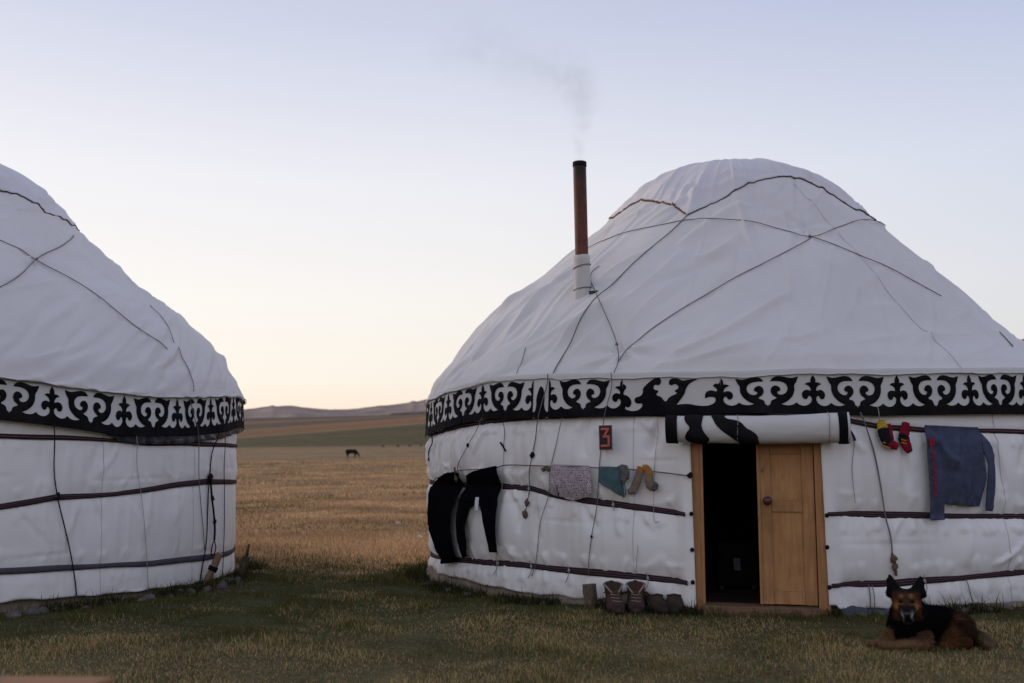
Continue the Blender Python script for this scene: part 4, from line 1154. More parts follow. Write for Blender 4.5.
# ------------------------------------------------------------------ boots, shoes, stakes, stones
def boot(label, cat, x, y, rz, sc, m_, low=False, group=None, name='boot'):
    e = empty(name, (x, y, gz(x, y)), rz); e.scale = (sc * 1.22, sc, sc * (.72 if not low else .80))
    tag(e, label, cat, group)
    # rings: (centre y, z, half width, half length, tilt) heel towards the viewer (-y), toe +y
    hh = .115 if low else .235
    rings = []
    K = 20
    secs = [(0.02, .012, .042, .125), (.02, .03, .046, .132), (.015, .06, .047, .125), (-.01, .09, .045, .095), (-.035, .115, .043, .068)]
    if not low: secs += [(-.042, .15, .044, .060), (-.044, .19, .047, .060), (-.046, hh, .052, .064)]
    else: secs += [(-.045, .128, .047, .066)]
    V = []; F = []
    for i, (cy_, z, w, l) in enumerate(secs):
        for k in range(K):
            a = 2 * PI * k / K
            sx = math.cos(a); sy = math.sin(a)
            xx = w * sx * (1 + .08 * nz(i, k * .5, sc * 9)); yy = cy_ + l * sy
            zz = z
            if i == len(secs) - 1: zz += (-.085 * max(0, sy) ** 4 + .02 * max(0, -sy)) if not low else (.02 * max(0, -sy) + .012 * max(0, sy) - .012 * abs(sx))
            if 0.35 < sy and i in (2, 3): zz -= .02 * (sy - .35)
            V.append((xx, yy, zz + .004 * nz(k * .4, i * .8, 4)))
    n = len(secs)
    for i in range(n - 1):
        for k in range(K): F.append((i * K + k, i * K + (k + 1) % K, (i + 1) * K + (k + 1) % K, (i + 1) * K + k))
    o = mesh('upper', V, F, m_, e)
    so = o.modifiers.new('thickness', 'SOLIDIFY'); so.thickness = .006; so.offset = -1
    top = [Vector(v) for v in V[-K:]] + [Vector(V[-K])]
    Vt, Ft = tube(top, .006 if not low else .005, 6, False); mesh('padded_collar', Vt, Ft, M_bootpad if not low else m_, e)
    bm = bmesh.new()
    lo = [bm.verts.new((.048 * math.cos(2 * PI * k / K), .02 + .136 * math.sin(2 * PI * k / K), -.012)) for k in range(K)]
    hi = [bm.verts.new((.050 * math.cos(2 * PI * k / K), .02 + .138 * math.sin(2 * PI * k / K), .022)) for k in range(K)]
    bm.faces.new(lo[::-1]); bm.faces.new(hi)
    for k in range(K): bm.faces.new((lo[k], lo[(k + 1) % K], hi[(k + 1) % K], hi[k]))
    bm_obj('sole', bm, M_sole, e)
    bm = bmesh.new()
    box_bm(bm, -.010, .010, -.112, -.098, hh - .02, hh + .03)
    bm_obj('pull_tab', bm, m_, e, False, .003)
    if not low:
        Vt = []
        P = [Vector((.050 * math.cos(a), -.043 + .066 * math.sin(a), .165)) for a in np.linspace(PI, 2 * PI, 14)]
        Vt, Ft = tube(P, .004, 5); mesh('seam_band', Vt, Ft, M_shoe, e)
        # tongue
        bm = bmesh.new(); box_bm(bm, -.024, .024, -.004, .006, .13, .262); bm_obj('tongue', bm, m_, e, False, .004)
        for k in range(4):
            z = .105 + .022 * k; yy = .085 - .030 * k + (.012 if k == 0 else 0)
            Vt, Ft = tube([Vector((-.026, yy - .012, z)), Vector((0, yy + .004, z + .004)), Vector((.026, yy - .012, z + .008))], .004, 5); mesh('lace', Vt, Ft, M_bootpad, e)
boot('tall brown leather boot with pale collar, left one of the pair by the door', 'boot', .785, 8.07, R_(186), 1.2, M_boot)
boot('tall brown leather boot with pale collar, right one of the pair', 'boot', .955, 8.09, R_(174), 1.2, M_boot)
boot('low dark leather shoe beside the tall brown boots', 'shoe', 1.115, 8.09, R_(196), 1.25, M_shoe, True, name='shoe')
boot('low dark leather shoe nearest to the door frame', 'shoe', 1.265, 8.10, R_(166), 1.25, M_shoe, True, name='shoe')

def stake(name, label, p0, p1, r0, r1, m_, m2=None, rope=None, tip=None):
    e = empty(name, p0); tag(e, label, 'stake')
    a = Vector((0, 0, -.08)); b = Vector(p1) - Vector(p0)
    P = [a.lerp(b, t) + Vector((.006 * nz(t * 4, 1), .006 * nz(t * 4, 5), 0)) for t in np.linspace(0, 1, 10)]
    V, F = tube(P, [r0 + (r1 - r0) * t + .004 * nz(t * 6, 8) for t in np.linspace(0, 1, 10)], 9)
    mesh('shaft', V, F, m_, e, smooth=False)
    if rope is not None:
        c = a.lerp(b, rope); d = (b - a).normalized(); u = d.cross(Vector((0, 1, 0))).normalized(); v = d.cross(u)
        P = [c + d * (.014 * (t - 3)) + (u * math.cos(t * 6.28) + v * math.sin(t * 6.28)) * (r0 * 1.08) for t in np.linspace(1.5, 4.5, 50)]
        V, F = tube(P, .009, 5); mesh('rope_wrap', V, F, M_rope_black, e)
    if tip:
        V, F = tube([b - (b - a) * .03, b + Vector(tip)], [r1 * .45, r1 * .28], 7); mesh('broken_tip', V, F, m_, e)
z0 = gz(-2.97, 9.78)
stake('wooden_stake', 'pale peeled wooden stake leaning against the left yurt under a rope loop', (-3.02, 9.78, z0), (-2.85, 9.80, z0 + .30), .036, .034, M_stake, rope=.62)
z0 = gz(-2.80, 10.35)
stake('wooden_stake', 'short dark stake with a thin tip, standing in grass right of the left yurt', (-2.84, 10.35, z0), (-2.74, 10.36, z0 + .22), .045, .04, M_stakedark, tip=(.02, 0, .12))
z0 = gz(.62, 8.25)
stake('wooden_post', 'short thick weathered wooden post stub left of the brown boots', (.615, 8.27, z0), (.600, 8.27, z0 + .19), .055, .058, M_weather)

def stone(name, label, cat, x, y, s, m_, group, flat=.6, seed=0):
    bm = bmesh.new(); bmesh.ops.create_icosphere(bm, subdivisions=3, radius=1)
    for v in bm.verts:
        d = 1 + .35 * nz(v.co.x * 1.1 + seed, v.co.y * 1.1, v.co.z * 1.1) + .12 * nz(v.co.x * 3 + seed, v.co.y * 3, v.co.z * 3)
        v.co = Vector((v.co.x * s[0] * d, v.co.y * s[1] * d, v.co.z * s[2] * d))
    o = bm_obj(name, bm, m_, None, True)
    o.location = (x, y, gz(x, y) + s[2] * .35); o.rotation_euler = (0, 0, seed)
    return tag(o, label, cat, group)
def around(center, az, th, r):
    a = R_(th); x, y = r * math.sin(a), -r * math.cos(a)
    c, s_ = math.cos(-az), math.sin(-az)
    return center.x + x * c - y * s_, center.y + x * s_ + y * c
random.seed(4)
for th in np.arange(-62, -22, 2.9):
    th2 = th + random.uniform(-.9, .9); w = random.uniform(.03, .085)
    x, y = around(YR, R_(13.1), th2, 3.74 + random.uniform(0, .10))
    stone('stone', 'small grey brown stone at the foot of the right yurt, left of the post stub', 'stone', x, y, (w * .75, w * .5, w * .36), M_stone, 'stones along the foot of the right yurt left of the door', seed=th)
for th in np.arange(12, 36, 2.6):
    th2 = th + random.uniform(-.9, .9); w = random.uniform(.03, .085)
    x, y = around(YR, R_(13.1), th2, 3.76 + random.uniform(0, .1))
    stone('stone', 'small grey brown stone at the foot of the right yurt, behind the dog', 'stone', x, y, (w * .75, w * .5, w * .36), M_stone, 'stones along the foot of the right yurt behind the dog', seed=th)
for th in np.arange(12, 56, 1.35):
    th2 = th + random.uniform(-.6, .6); w = random.uniform(.025, .06)
    x, y = around(YL, -R_(32.3), th2, 3.70 + random.uniform(0, .16))
    stone('stone', 'small pale grey stone in the rubble strip at the foot of the left yurt', 'stone', x, y, (w, w * .7, w * .6), M_stone, 'stones along the foot of the left yurt', seed=th)
stone('pale_stone', 'single small white stone in the grass left of the dog', 'stone', 2.76, 7.9, (.022, .02, .018), M_palestone, None, seed=3)
for i, (x, y) in enumerate(((-3.6, 17.4), (-4.4, 19.5), (-3.1, 18.2), (-5.1, 22.5), (-2.4, 20.8), (-4.9, 26), (-3.0, 26.5), (-2.2, 24), (-1.6, 17), (-5.6, 30))):
    stone('pale_stone', 'tiny white stone lying out on the dry meadow between the yurts', 'stone', x, y, (.06, .05, .04), M_palestone, 'white stones scattered over the dry meadow', seed=i * 1.7)

# dark tarpaulin sticking out under the hem right of the door
V = []; F = []
for i in range(22):
    t = i / 21; th = 10.2 + 6.2 * t
    for k in range(6):
        q = k / 5
        r = 3.60 + .16 * q + .015 * nz(t * 7, q * 3, 2); z = .235 - .06 * t - .11 * q * (1 - .35 * t) + .02 * nz(t * 6, q * 2, 7)
        V.append(WR @ yr.pt(th, r, z))
for i in range(21):
    for k in range(5): F.append((i * 6 + k, i * 6 + k + 1, (i + 1) * 6 + k + 1, (i + 1) * 6 + k))
o = mesh('tarpaulin', V, F, M_tarp); o.modifiers.new('thickness', 'SOLIDIFY').thickness = .006
tag(o, 'dark tarpaulin edge poking out under the canvas just right of the door', 'tarpaulin')

# wooden table whose corner is just in front of the camera
e = empty('wooden_table', (-1.75, 2.135, .11), R_(-6.5)); tag(e, 'orange brown wooden table corner, out of focus at the bottom left', 'table')
part_box('tabletop', [(-.75, .72, -.42, .46, .622, .655)], M_table, e, .008)
part_box('apron', [(-.66, .63, -.34, -.32, .54, .6215), (-.66, .63, .36, .38, .54, .6215), (-.66, -.64, -.3195, .3595, .54, .6215), (.61, .63, -.3195, .3595, .54, .6215)], M_table, e, .003)
for a in (-.67, .60):
    for b in (-.35, .33): part_box('leg', [(a, a + .05, b, b + .05, 0, .5395)], M_table, e, .004)

# ------------------------------------------------------------------ animals built as one continuous skin
def sdf_body(name, caps, voxel, smooth_it=4):
    """caps: (p0, r0, p1, r1) -> fused, remeshed, smoothed mesh data"""
    bm = bmesh.new()
    for p0, r0, p1, r1 in caps:
        p0 = Vector(p0); p1 = Vector(p1); n = 9
        for i in range(n):
            t = i / (n - 1)
            bmesh.ops.create_icosphere(bm, subdivisions=2, radius=r0 + (r1 - r0) * t, matrix=Matrix.Translation(p0.lerp(p1, t)))
    me = bpy.data.meshes.new(name); bm.to_mesh(me); bm.free()
    o = bpy.data.objects.new(name, me); COL.objects.link(o)
    m1 = o.modifiers.new('r', 'REMESH'); m1.mode = 'VOXEL'; m1.voxel_size = voxel
    m2 = o.modifiers.new('s', 'SMOOTH'); m2.factor = .5; m2.iterations = smooth_it
    dg = bpy.context.evaluated_depsgraph_get()
    out = bpy.data.meshes.new_from_object(o.evaluated_get(dg))
    bpy.data.objects.remove(o); bpy.data.meshes.remove(me)
    return out
def finish(name, me, colfn, m_, parent):
    n = len(me.vertices)
    co = np.zeros(n * 3, np.float32); me.vertices.foreach_get('co', co); co = co.reshape(-1, 3)
    a = me.color_attributes.new('Col', 'FLOAT_COLOR', 'POINT')
    c = np.ones((n, 4), np.float32)
    for i in range(n): c[i, :3] = colfn(co[i])
    a.data.foreach_set('color', c.ravel())
    me.polygons.foreach_set('use_smooth', [True] * len(me.polygons))
    me.materials.clear(); me.materials.append(m_)
    o = bpy.data.objects.new(name, me); COL.objects.link(o); o.parent = parent
    return o, co, c

# ---- dog, lying, chest to the left front, head turned to the viewer
DX, DY = 2.435, 6.36
dog = empty('dog', (DX, DY, gz(DX, DY)), -math.atan2(DX, DY)); dog.scale = (.90, .90, .83)
tag(dog, 'black and tan shepherd dog lying in the grass, head up, facing the viewer', 'dog')
caps = [((.00, .03, .17), .13, (.10, .12, .165), .135), ((.10, .12, .165), .135, (.22, .24, .15), .125), ((.22, .24, .15), .125, (.33, .33, .115), .11),
        ((-.02, -.01, .12), .10, (.05, .05, .12), .115),
        ((.00, .03, .22), .118, (.00, -.02, .31), .090), ((.03, .05, .24), .115, (.0, -.01, .34), .08),
        # head
        ((-.018, -.03, .358), .078, (-.018, -.07, .356), .070), ((.018, -.03, .358), .078, (.018, -.07, .356), .070), ((-.045, -.06, .322), .048, (-.014, -.12, .298), .040), ((.045, -.06, .322), .048, (.014, -.12, .298), .040),
        ((.0, -.10, .318), .052, (.0, -.205, .276), .036), ((.0, -.11, .29), .042, (.0, -.19, .252), .028),
        ((-.034, -.10, .378), .030, (-.03, -.116, .364), .026), ((.034, -.10, .378), .030, (.03, -.116, .364), .026),
        # ears
        ((-.048, -.035, .415), .030, (-.092, -.03, .522), .010), ((-.098, -.03, .395), .030, (-.098, -.03, .522), .010), ((-.07, -.035, .405), .034, (-.095, -.03, .485), .026),
        ((.048, -.035, .415), .030, (.092, -.03, .514), .010), ((.098, -.03, .395), .030, (.098, -.03, .514), .010), ((.07, -.035, .405), .034, (.095, -.03, .477), .026),
        # fore legs stretched to the left front
        ((-.07, .00, .13), .068, (-.13, -.03, .065), .044), ((-.13, -.03, .06), .040, (-.20, -.06, .036), .029), ((-.20, -.06, .034), .032, (-.25, -.075, .032), .030),
        ((.07, .0, .12), .072, (.10, -.09, .06), .048), ((.10, -.09, .055), .044, (-.09, -.125, .038), .031), ((-.09, -.125, .036), .033, (-.17, -.135, .032), .031),
        # haunch, folded hind leg and foot
        ((.28, .24, .12), .095, (.34, .19, .095), .090), ((.34, .19, .095), .088, (.25, .08, .065), .055), ((.25, .08, .06), .046, (.36, .09, .04), .036), ((.36, .09, .036), .034, (.26, .01, .035), .028), ((.26, .01, .035), .028, (.20, -.01, .032), .026),
        ((.33, .29, .095), .09, (.40, .22, .06), .06),
        # tail lying round to the front
        ((.38, .28, .075), .048, (.45, .22, .055), .044), ((.45, .22, .055), .044, (.49, .14, .05), .038), ((.49, .14, .05), .036, (.49, .08, .045), .022)]
def hs_(p, r):
    c = Vector((0, -.07, .34)); return tuple(c + (Vector(p) - c) * 1.04), r * 1.03
caps = [((*hs_(a_, r_), *hs_(b_, q_)) if (min(a_[2], b_[2]) > .245 and max(a_[1], b_[1]) < -.025 or min(a_[2], b_[2]) > .39) else (a_, r_, b_, q_)) for a_, r_, b_, q_ in caps]
me = sdf_body('body', caps, .008, 4)
BLK = np.array([.0045, .0036, .004]); TAN = np.array([.18, .10, .05]); BRN = np.array([.060, .029, .0145]); ORG = np.array([.15, .062, .024]); WHT = np.array([.42, .41, .44]); PAL = np.array([.26, .18, .11])
def dog_col(p):
    x, y, z = p
    if z > .235 and y < -.0: x, y, z = x / 1.04, -.07 + (y + .07) / 1.04, .34 + (z - .34) / 1.04
    j = .25 * nz(x * 22, y * 22, z * 22) + .12 * nz(x * 60, y * 60, z * 60)
    def blend(a, b, t): t = min(max(t * (1 + 1.4 * j), 0), 1); return a * (1 - t) + b * t
    c = BLK.copy()
    # haunch and tail reddish brown
    t = sstep(.20, .27, x - .55 * (z - .12))
    c = blend(c, BRN, t * 1.1)
    if x > .22 and z > .165: c = blend(c, ORG * .8, .45 * t)
    if x > .26 and nz(x * 9, y * 9, z * 9) > -.02: c = blend(c, BLK * 2, .6)
    if x > .43: c = blend(c, PAL * .55, sstep(.43, .50, x))
    if .16 < x < .30 and y < .14 and z < .14: c = blend(c, ORG * .8, .7 * t)
    # legs
    if z < .10 and y < .02 and x < .18: c = blend(c, TAN, sstep(.105, .065, z) * (1 if x < .13 else .5))
    if z < .15 and x < -.09 and y < .03: c = blend(c, TAN * .85, .9)
    if .04 < x < .14 and y < -.05 and .06 < z < .14: c = blend(c, TAN * .8, .55)
    # head
    if z > .225 and y < .01:
        ax = abs(x)
        if y < -.03 and z < .43 and ax < .085:
            c = blend(BLK * 1.6, np.array([.055, .025, .013]), .85 * sstep(.43, .40, z))
        b = math.exp(-((ax - .030) ** 2 / .00016 + (z - .392) ** 2 / .00016))       # brows
        c = blend(c, ORG * 1.5, b * (y < -.08))
        b = math.exp(-((ax - .050) ** 2 / .00060 + (z - .322) ** 2 / .0009)) * (y < -.05)   # cheeks
        c = blend(c, ORG * 2.0, b * 1.6)
        b = math.exp(-((ax - .037) ** 2 / .00013 + (z - .360) ** 2 / .00010)) * (y < -.07)  # dark eye rims
        c = blend(c, BLK, b * 1.3)
        if y < -.115 and z < .345:
            c = blend(c, BLK * 1.3, sstep(-.115, -.135, y) * sstep(.345, .325, z))
            b = math.exp(-((ax - .032) ** 2 / .00012 + (z - .264) ** 2 / .0005))
            c = blend(c, WHT, b * .95)
            if z < .232: c = blend(c, WHT * .4, .5)
    if z > .43: c = BLK * 1.2
    return np.clip(c, 0, 1)
body, co, cc = finish('body', me, dog_col, M_dog, dog)
# coat: short hairs lying back over the skin
nv = len(me.vertices); no = np.zeros(nv * 3, np.float32); me.vertices.foreach_get('normal', no); no = no.reshape(-1, 3)
NH = 42000
idx = rng.integers(0, nv, NH)
p = co[idx] + rng.normal(0, .003, (NH, 3)); nn = no[idx]
lie = np.array([.55, .5, -.62]) + rng.normal(0, .25, (NH, 3))
head = (co[idx][:, 2] > .245) & (co[idx][:, 1] < .0)
lie[head] = np.stack([np.sign(co[idx][head][:, 0]) * .5, np.full(head.sum(), .7), np.full(head.sum(), -.3)], 1) + rng.normal(0, .2, (head.sum(), 3))
legs = (co[idx][:, 2] < .075) & (co[idx][:, 0] < .2)
t = lie - (lie * nn).sum(1)[:, None] * nn; t /= np.linalg.norm(t, axis=1)[:, None] + 1e-6
ln = rng.uniform(.022, .044, NH)
ln[head] *= .42; ln[legs] *= .45
tail = co[idx][:, 0] > .42
ln[tail] *= 1.05
ln[head & (co[idx][:, 1] < -.115)] *= .45
ear = co[idx][:, 2] > .425
ln[ear] *= .45
d = nn * .45 + t * .8; d /= np.linalg.norm(d, axis=1)[:, None]
sd = np.cross(nn, t); w = np.where(head, .0016, .0026)[:, None]
A0 = p - sd * w - nn * .002; B0 = p + sd * w - nn * .002; C0 = p + d * ln[:, None] - nn * .004
HV = np.stack([A0, B0, C0], 1).reshape(-1, 3)
hc = np.repeat(np.clip(cc[idx][:, :3] * rng.uniform(.6, 1.55, (NH, 1)), 0, 1), 3, 0)
def tri_mesh(name, V, col, m_, parent=None):
    me = bpy.data.meshes.new(name); n = len(V)
    me.vertices.add(n); me.vertices.foreach_set('co', V.astype(np.float32).ravel())
    me.loops.add(n); me.loops.foreach_set('vertex_index', np.arange(n, dtype=np.int32))
    me.polygons.add(n // 3); me.polygons.foreach_set('loop_start', np.arange(0, n, 3, dtype=np.int32))
    try: me.polygons.foreach_set('loop_total', np.full(n // 3, 3, dtype=np.int32))
    except Exception: pass
    me.update(calc_edges=True)
    a = me.color_attributes.new('Col', 'FLOAT_COLOR', 'POINT'); c = np.ones((n, 4), np.float32); c[:, :3] = col
    a.data.foreach_set('color', c.ravel())
    me.materials.append(m_); me.validate()
    o = bpy.data.objects.new(name, me); COL.objects.link(o); o.parent = parent
    return o
tri_mesh('fur', HV, hc, M_fur, dog)
def ball(name, loc, r, m_, parent, sc=(1, 1, 1)):
    bm = bmesh.new(); bmesh.ops.create_uvsphere(bm, u_segments=16, v_segments=10, radius=r, matrix=Matrix.Translation(loc) @ Matrix.Diagonal((*sc, 1)))
    return bm_obj(name, bm, m_, parent, True)
M_eye = mat('dark_eye', (.006, .004, .003), .55, .12); M_nose = mat('wet_black_nose', (.006, .006, .007), .3, .5)
ball('eye', (-.0385, -.140, .358), .0138, M_eye, dog); ball('eye', (.0385, -.140, .358), .0138, M_eye, dog)
ball('nose', (0, -.247, .281), .020, M_nose, dog, (1.15, .8, .8))

# ---- grazing cattle far out on the plain
def cow_col(p):
    x, y, z = p
    c = np.array([.018, .014, .013])
    if z < .58 and -.45 < x < .35 and nz(x * 2, y * 2, z * 2) > -.25 and z > .38: c = np.array([.30, .27, .26])
    return c
cc_ = [((-.72, 0, .98), .30, (.0, 0, .95), .33), ((.0, 0, .95), .33, (.55, 0, .92), .27), ((-.72, 0, 1.02), .25, (-.85, 0, .95), .2), ((.5, 0, 1.0), .26, (.55, 0, 1.05), .2),
       ((.6, 0, .95), .2, (.98, .02, .55), .14), ((.95, .02, .55), .15, (1.16, .02, .22), .085), ((.92, -.1, .62), .05, (.9, -.24, .66), .03), ((.92, .12, .62), .05, (.9, .26, .66), .03)]
for sx, sy in ((-.75, -.17), (-.70, .17), (.45, -.16), (.52, .16)):
    cc_ += [((sx, sy, .8), .15, (sx + .03, sy, .42), .085), ((sx + .03, sy, .42), .08, (sx, sy, .05), .06)]
cc_ += [((-.98, 0, 1.05), .05, (-1.03, 0, .5), .035), ((-.35, 0, .68), .13, (-.5, 0, .62), .1)]
def animal(name, label, cat, x, y, rz, sc, src=None, group=None):
    e = empty(name, (x, y, gz(x, y) - .02), rz); e.scale = (sc,) * 3
    tag(e, label, cat, group)
    if src is None:
        b, _, _ = finish('body', sdf_body('body', cc_, .05, 3), cow_col, M_cow, e)
        for s_ in (-1, 1):
            V, F = tube(catmull([Vector((.93, .07 * s_, .70)), Vector((.90, .2 * s_, .78)), Vector((.97, .24 * s_, .9))], 4), [.03, .028, .026, .024, .022, .018, .014, .01, .006], 6)
            mesh('horn', V, F, M_bootpad, e)
    else:
        for ch in src.children:
            c = ch.copy(); COL.objects.link(c); c.parent = e
    return e
def polar(azd, r): return r * math.sin(R_(azd)), r * math.cos(R_(azd))
x, y = polar(-9.17, 130)
cow = animal('cow', 'dark cow with pale belly grazing alone on the plain between the yurts', 'cow', x, y, R_(-12), .86)
for azd, lb in ((-7.43, 'leftmost of the four tiny dark animals at the far edge of the plain'), (-6.59, 'second from left of the four tiny dark animals at the far edge of the plain'),
                (-5.91, 'third from left of the four tiny dark animals at the far edge of the plain'), (-5.28, 'rightmost of the four tiny dark animals at the far edge of the plain')):
    x, y = polar(azd, 292)
    animal('grazing_animal', lb, 'grazing animal', x, y, R_(azd * 17 % 90 - 40), .45, cow, 'tiny grazing animals at the far edge of the plain')

# ------------------------------------------------------------------ grass
def blades(n, xy, hgt, wid, col, lean=.5):
    x, y = xy[:, 0], xy[:, 1]; z = ground_z(x, y) - .01
    a = rng.uniform(0, 2 * PI, n); la = rng.uniform(0, 2 * PI, n); lm = np.abs(rng.normal(0, lean, n)) * hgt
    # blades show their flat side roughly towards anyone; width direction random
    dx, dy = np.cos(a) * wid, np.sin(a) * wid
    P = np.stack([x, y, z], 1)
    A = P + np.stack([dx, dy, 0 * x], 1); B = P - np.stack([dx, dy, 0 * x], 1)
    T = P + np.stack([np.cos(la) * lm, np.sin(la) * lm, hgt], 1)
    M1 = P + np.stack([np.cos(la) * lm * .35, np.sin(la) * lm * .35, hgt * .6], 1)
    A2 = M1 + np.stack([dx, dy, 0 * x], 1) * .75; B2 = M1 - np.stack([dx, dy, 0 * x], 1) * .75
    V = np.stack([A, B, B2, A, B2, A2, A2, B2, T], 1).reshape(-1, 3)
    return V, np.repeat(col, 9, 0)
def outside(xy):
    d1 = np.hypot(xy[:, 0] - YR.x, xy[:, 1] - YR.y); d2 = np.hypot(xy[:, 0] - YL.x, xy[:, 1] - YL.y)
    return (d1 > 3.70) & (d2 > 3.63)
def lowf(x, y, s, sd):
    v = 0
    for k in range(4):
        ang = sd * 1.7 + k * 2.1; f_ = s * (1 + .7 * k)
        v = v + np.sin((x * math.cos(ang) + y * math.sin(ang)) * f_ + 1.9 * np.sin((x * math.sin(ang) - y * math.cos(ang)) * f_ * .6 + k) + sd) / (1 + .5 * k)
    return v / 2.2
def sample_wedge(n, r0, r1, a0, a1, power):
    u = rng.uniform(0, 1, n); r = (r0 ** power + u * (r1 ** power - r0 ** power)) ** (1 / power)
    a = np.radians(rng.uniform(a0, a1, n)); return np.stack([r * np.sin(a), r * np.cos(a)], 1)
# short turf
xy = sample_wedge(450000, 4.6, 13.6, -40, 40, 1.15); xy = xy[outside(xy)]
keep = rng.uniform(0, 1, len(xy)) < np.clip(green_mask(xy[:, 0], xy[:, 1]) + .1, 0, 1); xy = xy[keep]
x, y = xy[:, 0], xy[:, 1]; n = len(xy); r = np.hypot(x, y)
d1 = np.hypot(x - YR.x, y - YR.y) - 3.7; d2 = np.hypot(x - YL.x, y - YL.y) - 3.63; dn = np.minimum(d1, d2)
q = np.clip(.42 + .55 * lowf(x, y, 1.5, 1) + .38 * lowf(x, y, 4.5, 4) + np.clip((7.9 - r) / 2.0, -.5, .6) * .75 - np.clip(.9 - dn, 0, .9) * .5, .03, .9)
dry = rng.uniform(0, 1, n) < q * .60
g_ = np.array([.135, .128, .038]); tn = np.array([.49, .34, .17])
col = np.where(dry[:, None], tn, g_) * rng.uniform(.65, 1.28, (n, 1)) * (1 + rng.normal(0, .08, (n, 3)))
col *= np.clip(.72 + .5 * q, .6, 1.1)[:, None]
h = rng.uniform(.012, .036, n) * (1 + .6 * lowf(x, y, 3, 7)) * (1 + .9 * np.clip(lowf(x, y, 6.5, 13) - .25, 0, 1)) * np.where(dry, 1.1, 1)
tall = (dn < .12) & (rng.uniform(0, 1, n) < .5); h[tall] *= rng.uniform(1.4, 2.6, tall.sum())
far_ = np.clip((r - 10.5) / 2, 0, 1); h *= 1 + far_ * .7
V, c = blades(n, xy, h, rng.uniform(.0017, .0032, n) * np.clip(r / 7.5, .8, 1.6), col, .7)
o = tri_mesh('short_grass', V, np.clip(c, 0, 1), M_grass); tag(o, 'short dark green and brown turf in front of the yurts', 'grass', kind='stuff')
# weeds and seed stalks standing out of the turf
xy = sample_wedge(9000, 5., 13, -40, 40, 1.2); xy = xy[outside(xy)]
k = lowf(xy[:, 0], xy[:, 1], 4, 9) > .28; xy = xy[k]; n = len(xy)
col = np.where(rng.uniform(0, 1, (n, 1)) < .6, np.array([.22, .165, .09]), np.array([.15, .15, .13])) * rng.uniform(.6, 1.3, (n, 1))
V, c = blades(n, xy, rng.uniform(.035, .075, n), rng.uniform(.0018, .003, n), col, .5)
o = tri_mesh('seed_stalks', V, np.clip(c, 0, 1), M_grass); tag(o, 'dry pale seed stalks and grey weeds standing out of the turf', 'grass', kind='stuff')
# grass fringe at the foot of the yurts and beside the door
fr = []
for C_, az_, r0 in ((YR, R_(13.1), 3.70), (YL, -R_(32.3), 3.64)):
    th = rng.uniform(-80, 80, 16000); rad = r0 + np.abs(rng.normal(0, .10, 16000))
    keep = (lowf(th * .25, th * .1, 2.2, 3) > -.15)
    if C_ is YR: keep &= ~((th > -6.2) & (th < 8.8) & (rad < 4.02)) 
    th, rad = th[keep], rad[keep]
    xx = rad * np.sin(np.radians(th)); yy = -rad * np.cos(np.radians(th)); c_, s_ = math.cos(-az_), math.sin(-az_)
    fr.append(np.stack([C_.x + xx * c_ - yy * s_, C_.y + xx * s_ + yy * c_], 1))
xy = np.vstack(fr); n = len(xy)
col = np.array([.03, .036, .013]) * rng.uniform(.5, 1.5, (n, 1))
dry = rng.uniform(0, 1, n) < .15; col[dry] = np.array([.15, .11, .055]) * rng.uniform(.6, 1.2, (dry.sum(), 1))
V, c = blades(n, xy, rng.uniform(.025, .085, n) * np.where(rng.uniform(0, 1, n) < .08, 2.0, 1), rng.uniform(.0025, .0045, n), col, .6)
o = tri_mesh('tall_grass', V, np.clip(c, 0, 1), M_grass); tag(o, 'taller dark grass fringe growing along the foot of the yurts', 'grass', kind='stuff')
# dry meadow beyond the yurts
xy = np.vstack([sample_wedge(150000, 11.2, 34, -24, 4, .9), sample_wedge(90000, 30, 120, -20, 2, .8)]); xy = xy[outside(xy)]
x, y = xy[:, 0], xy[:, 1]; r = np.hypot(x, y)
keep = rng.uniform(0, 1, len(xy)) > green_mask(x, y) * 1.1; xy = xy[keep]; x, y = xy[:, 0], xy[:, 1]; r = np.hypot(x, y); n = len(xy)
gr = np.clip(lowf(x, y * .8, .35, 2) * 1.1 - .1, 0, 1)
gr = np.maximum(gr, np.exp(-((r - 19.5) / 1.6) ** 2) * .55)
isg = rng.uniform(0, 1, n) < gr * .55
col = np.where(isg[:, None], np.array([.13, .115, .042]), np.array([.56, .36, .195])) * rng.uniform(.6, 1.35, (n, 1)) * (1 + .30 * lowf(x, y, .8, 5) + .12 * lowf(x * .5, y * 1.1, .9, 11))[:, None]
pale = rng.uniform(0, 1, n) < .05; col[pale] = np.array([.48, .34, .21]) * rng.uniform(.7, 1.2, (pale.sum(), 1))
h = rng.uniform(.03, .10, n) * (1 + .55 * lowf(x, y, 1.1, 8)) * np.clip((r - 10.3) / 3.5, .35, 1) * np.where(r > 30, 1.15, 1)
V, c = blades(n, xy, h, .0032 * np.clip(r / 9, 1, 9) * rng.uniform(.6, 1.4, n), col, .6)
o = tri_mesh('dry_meadow_grass', V, np.clip(c, 0, 1), M_grass); tag(o, 'tan dry meadow grass stretching to the far edge of the plain', 'grass', kind='stuff')

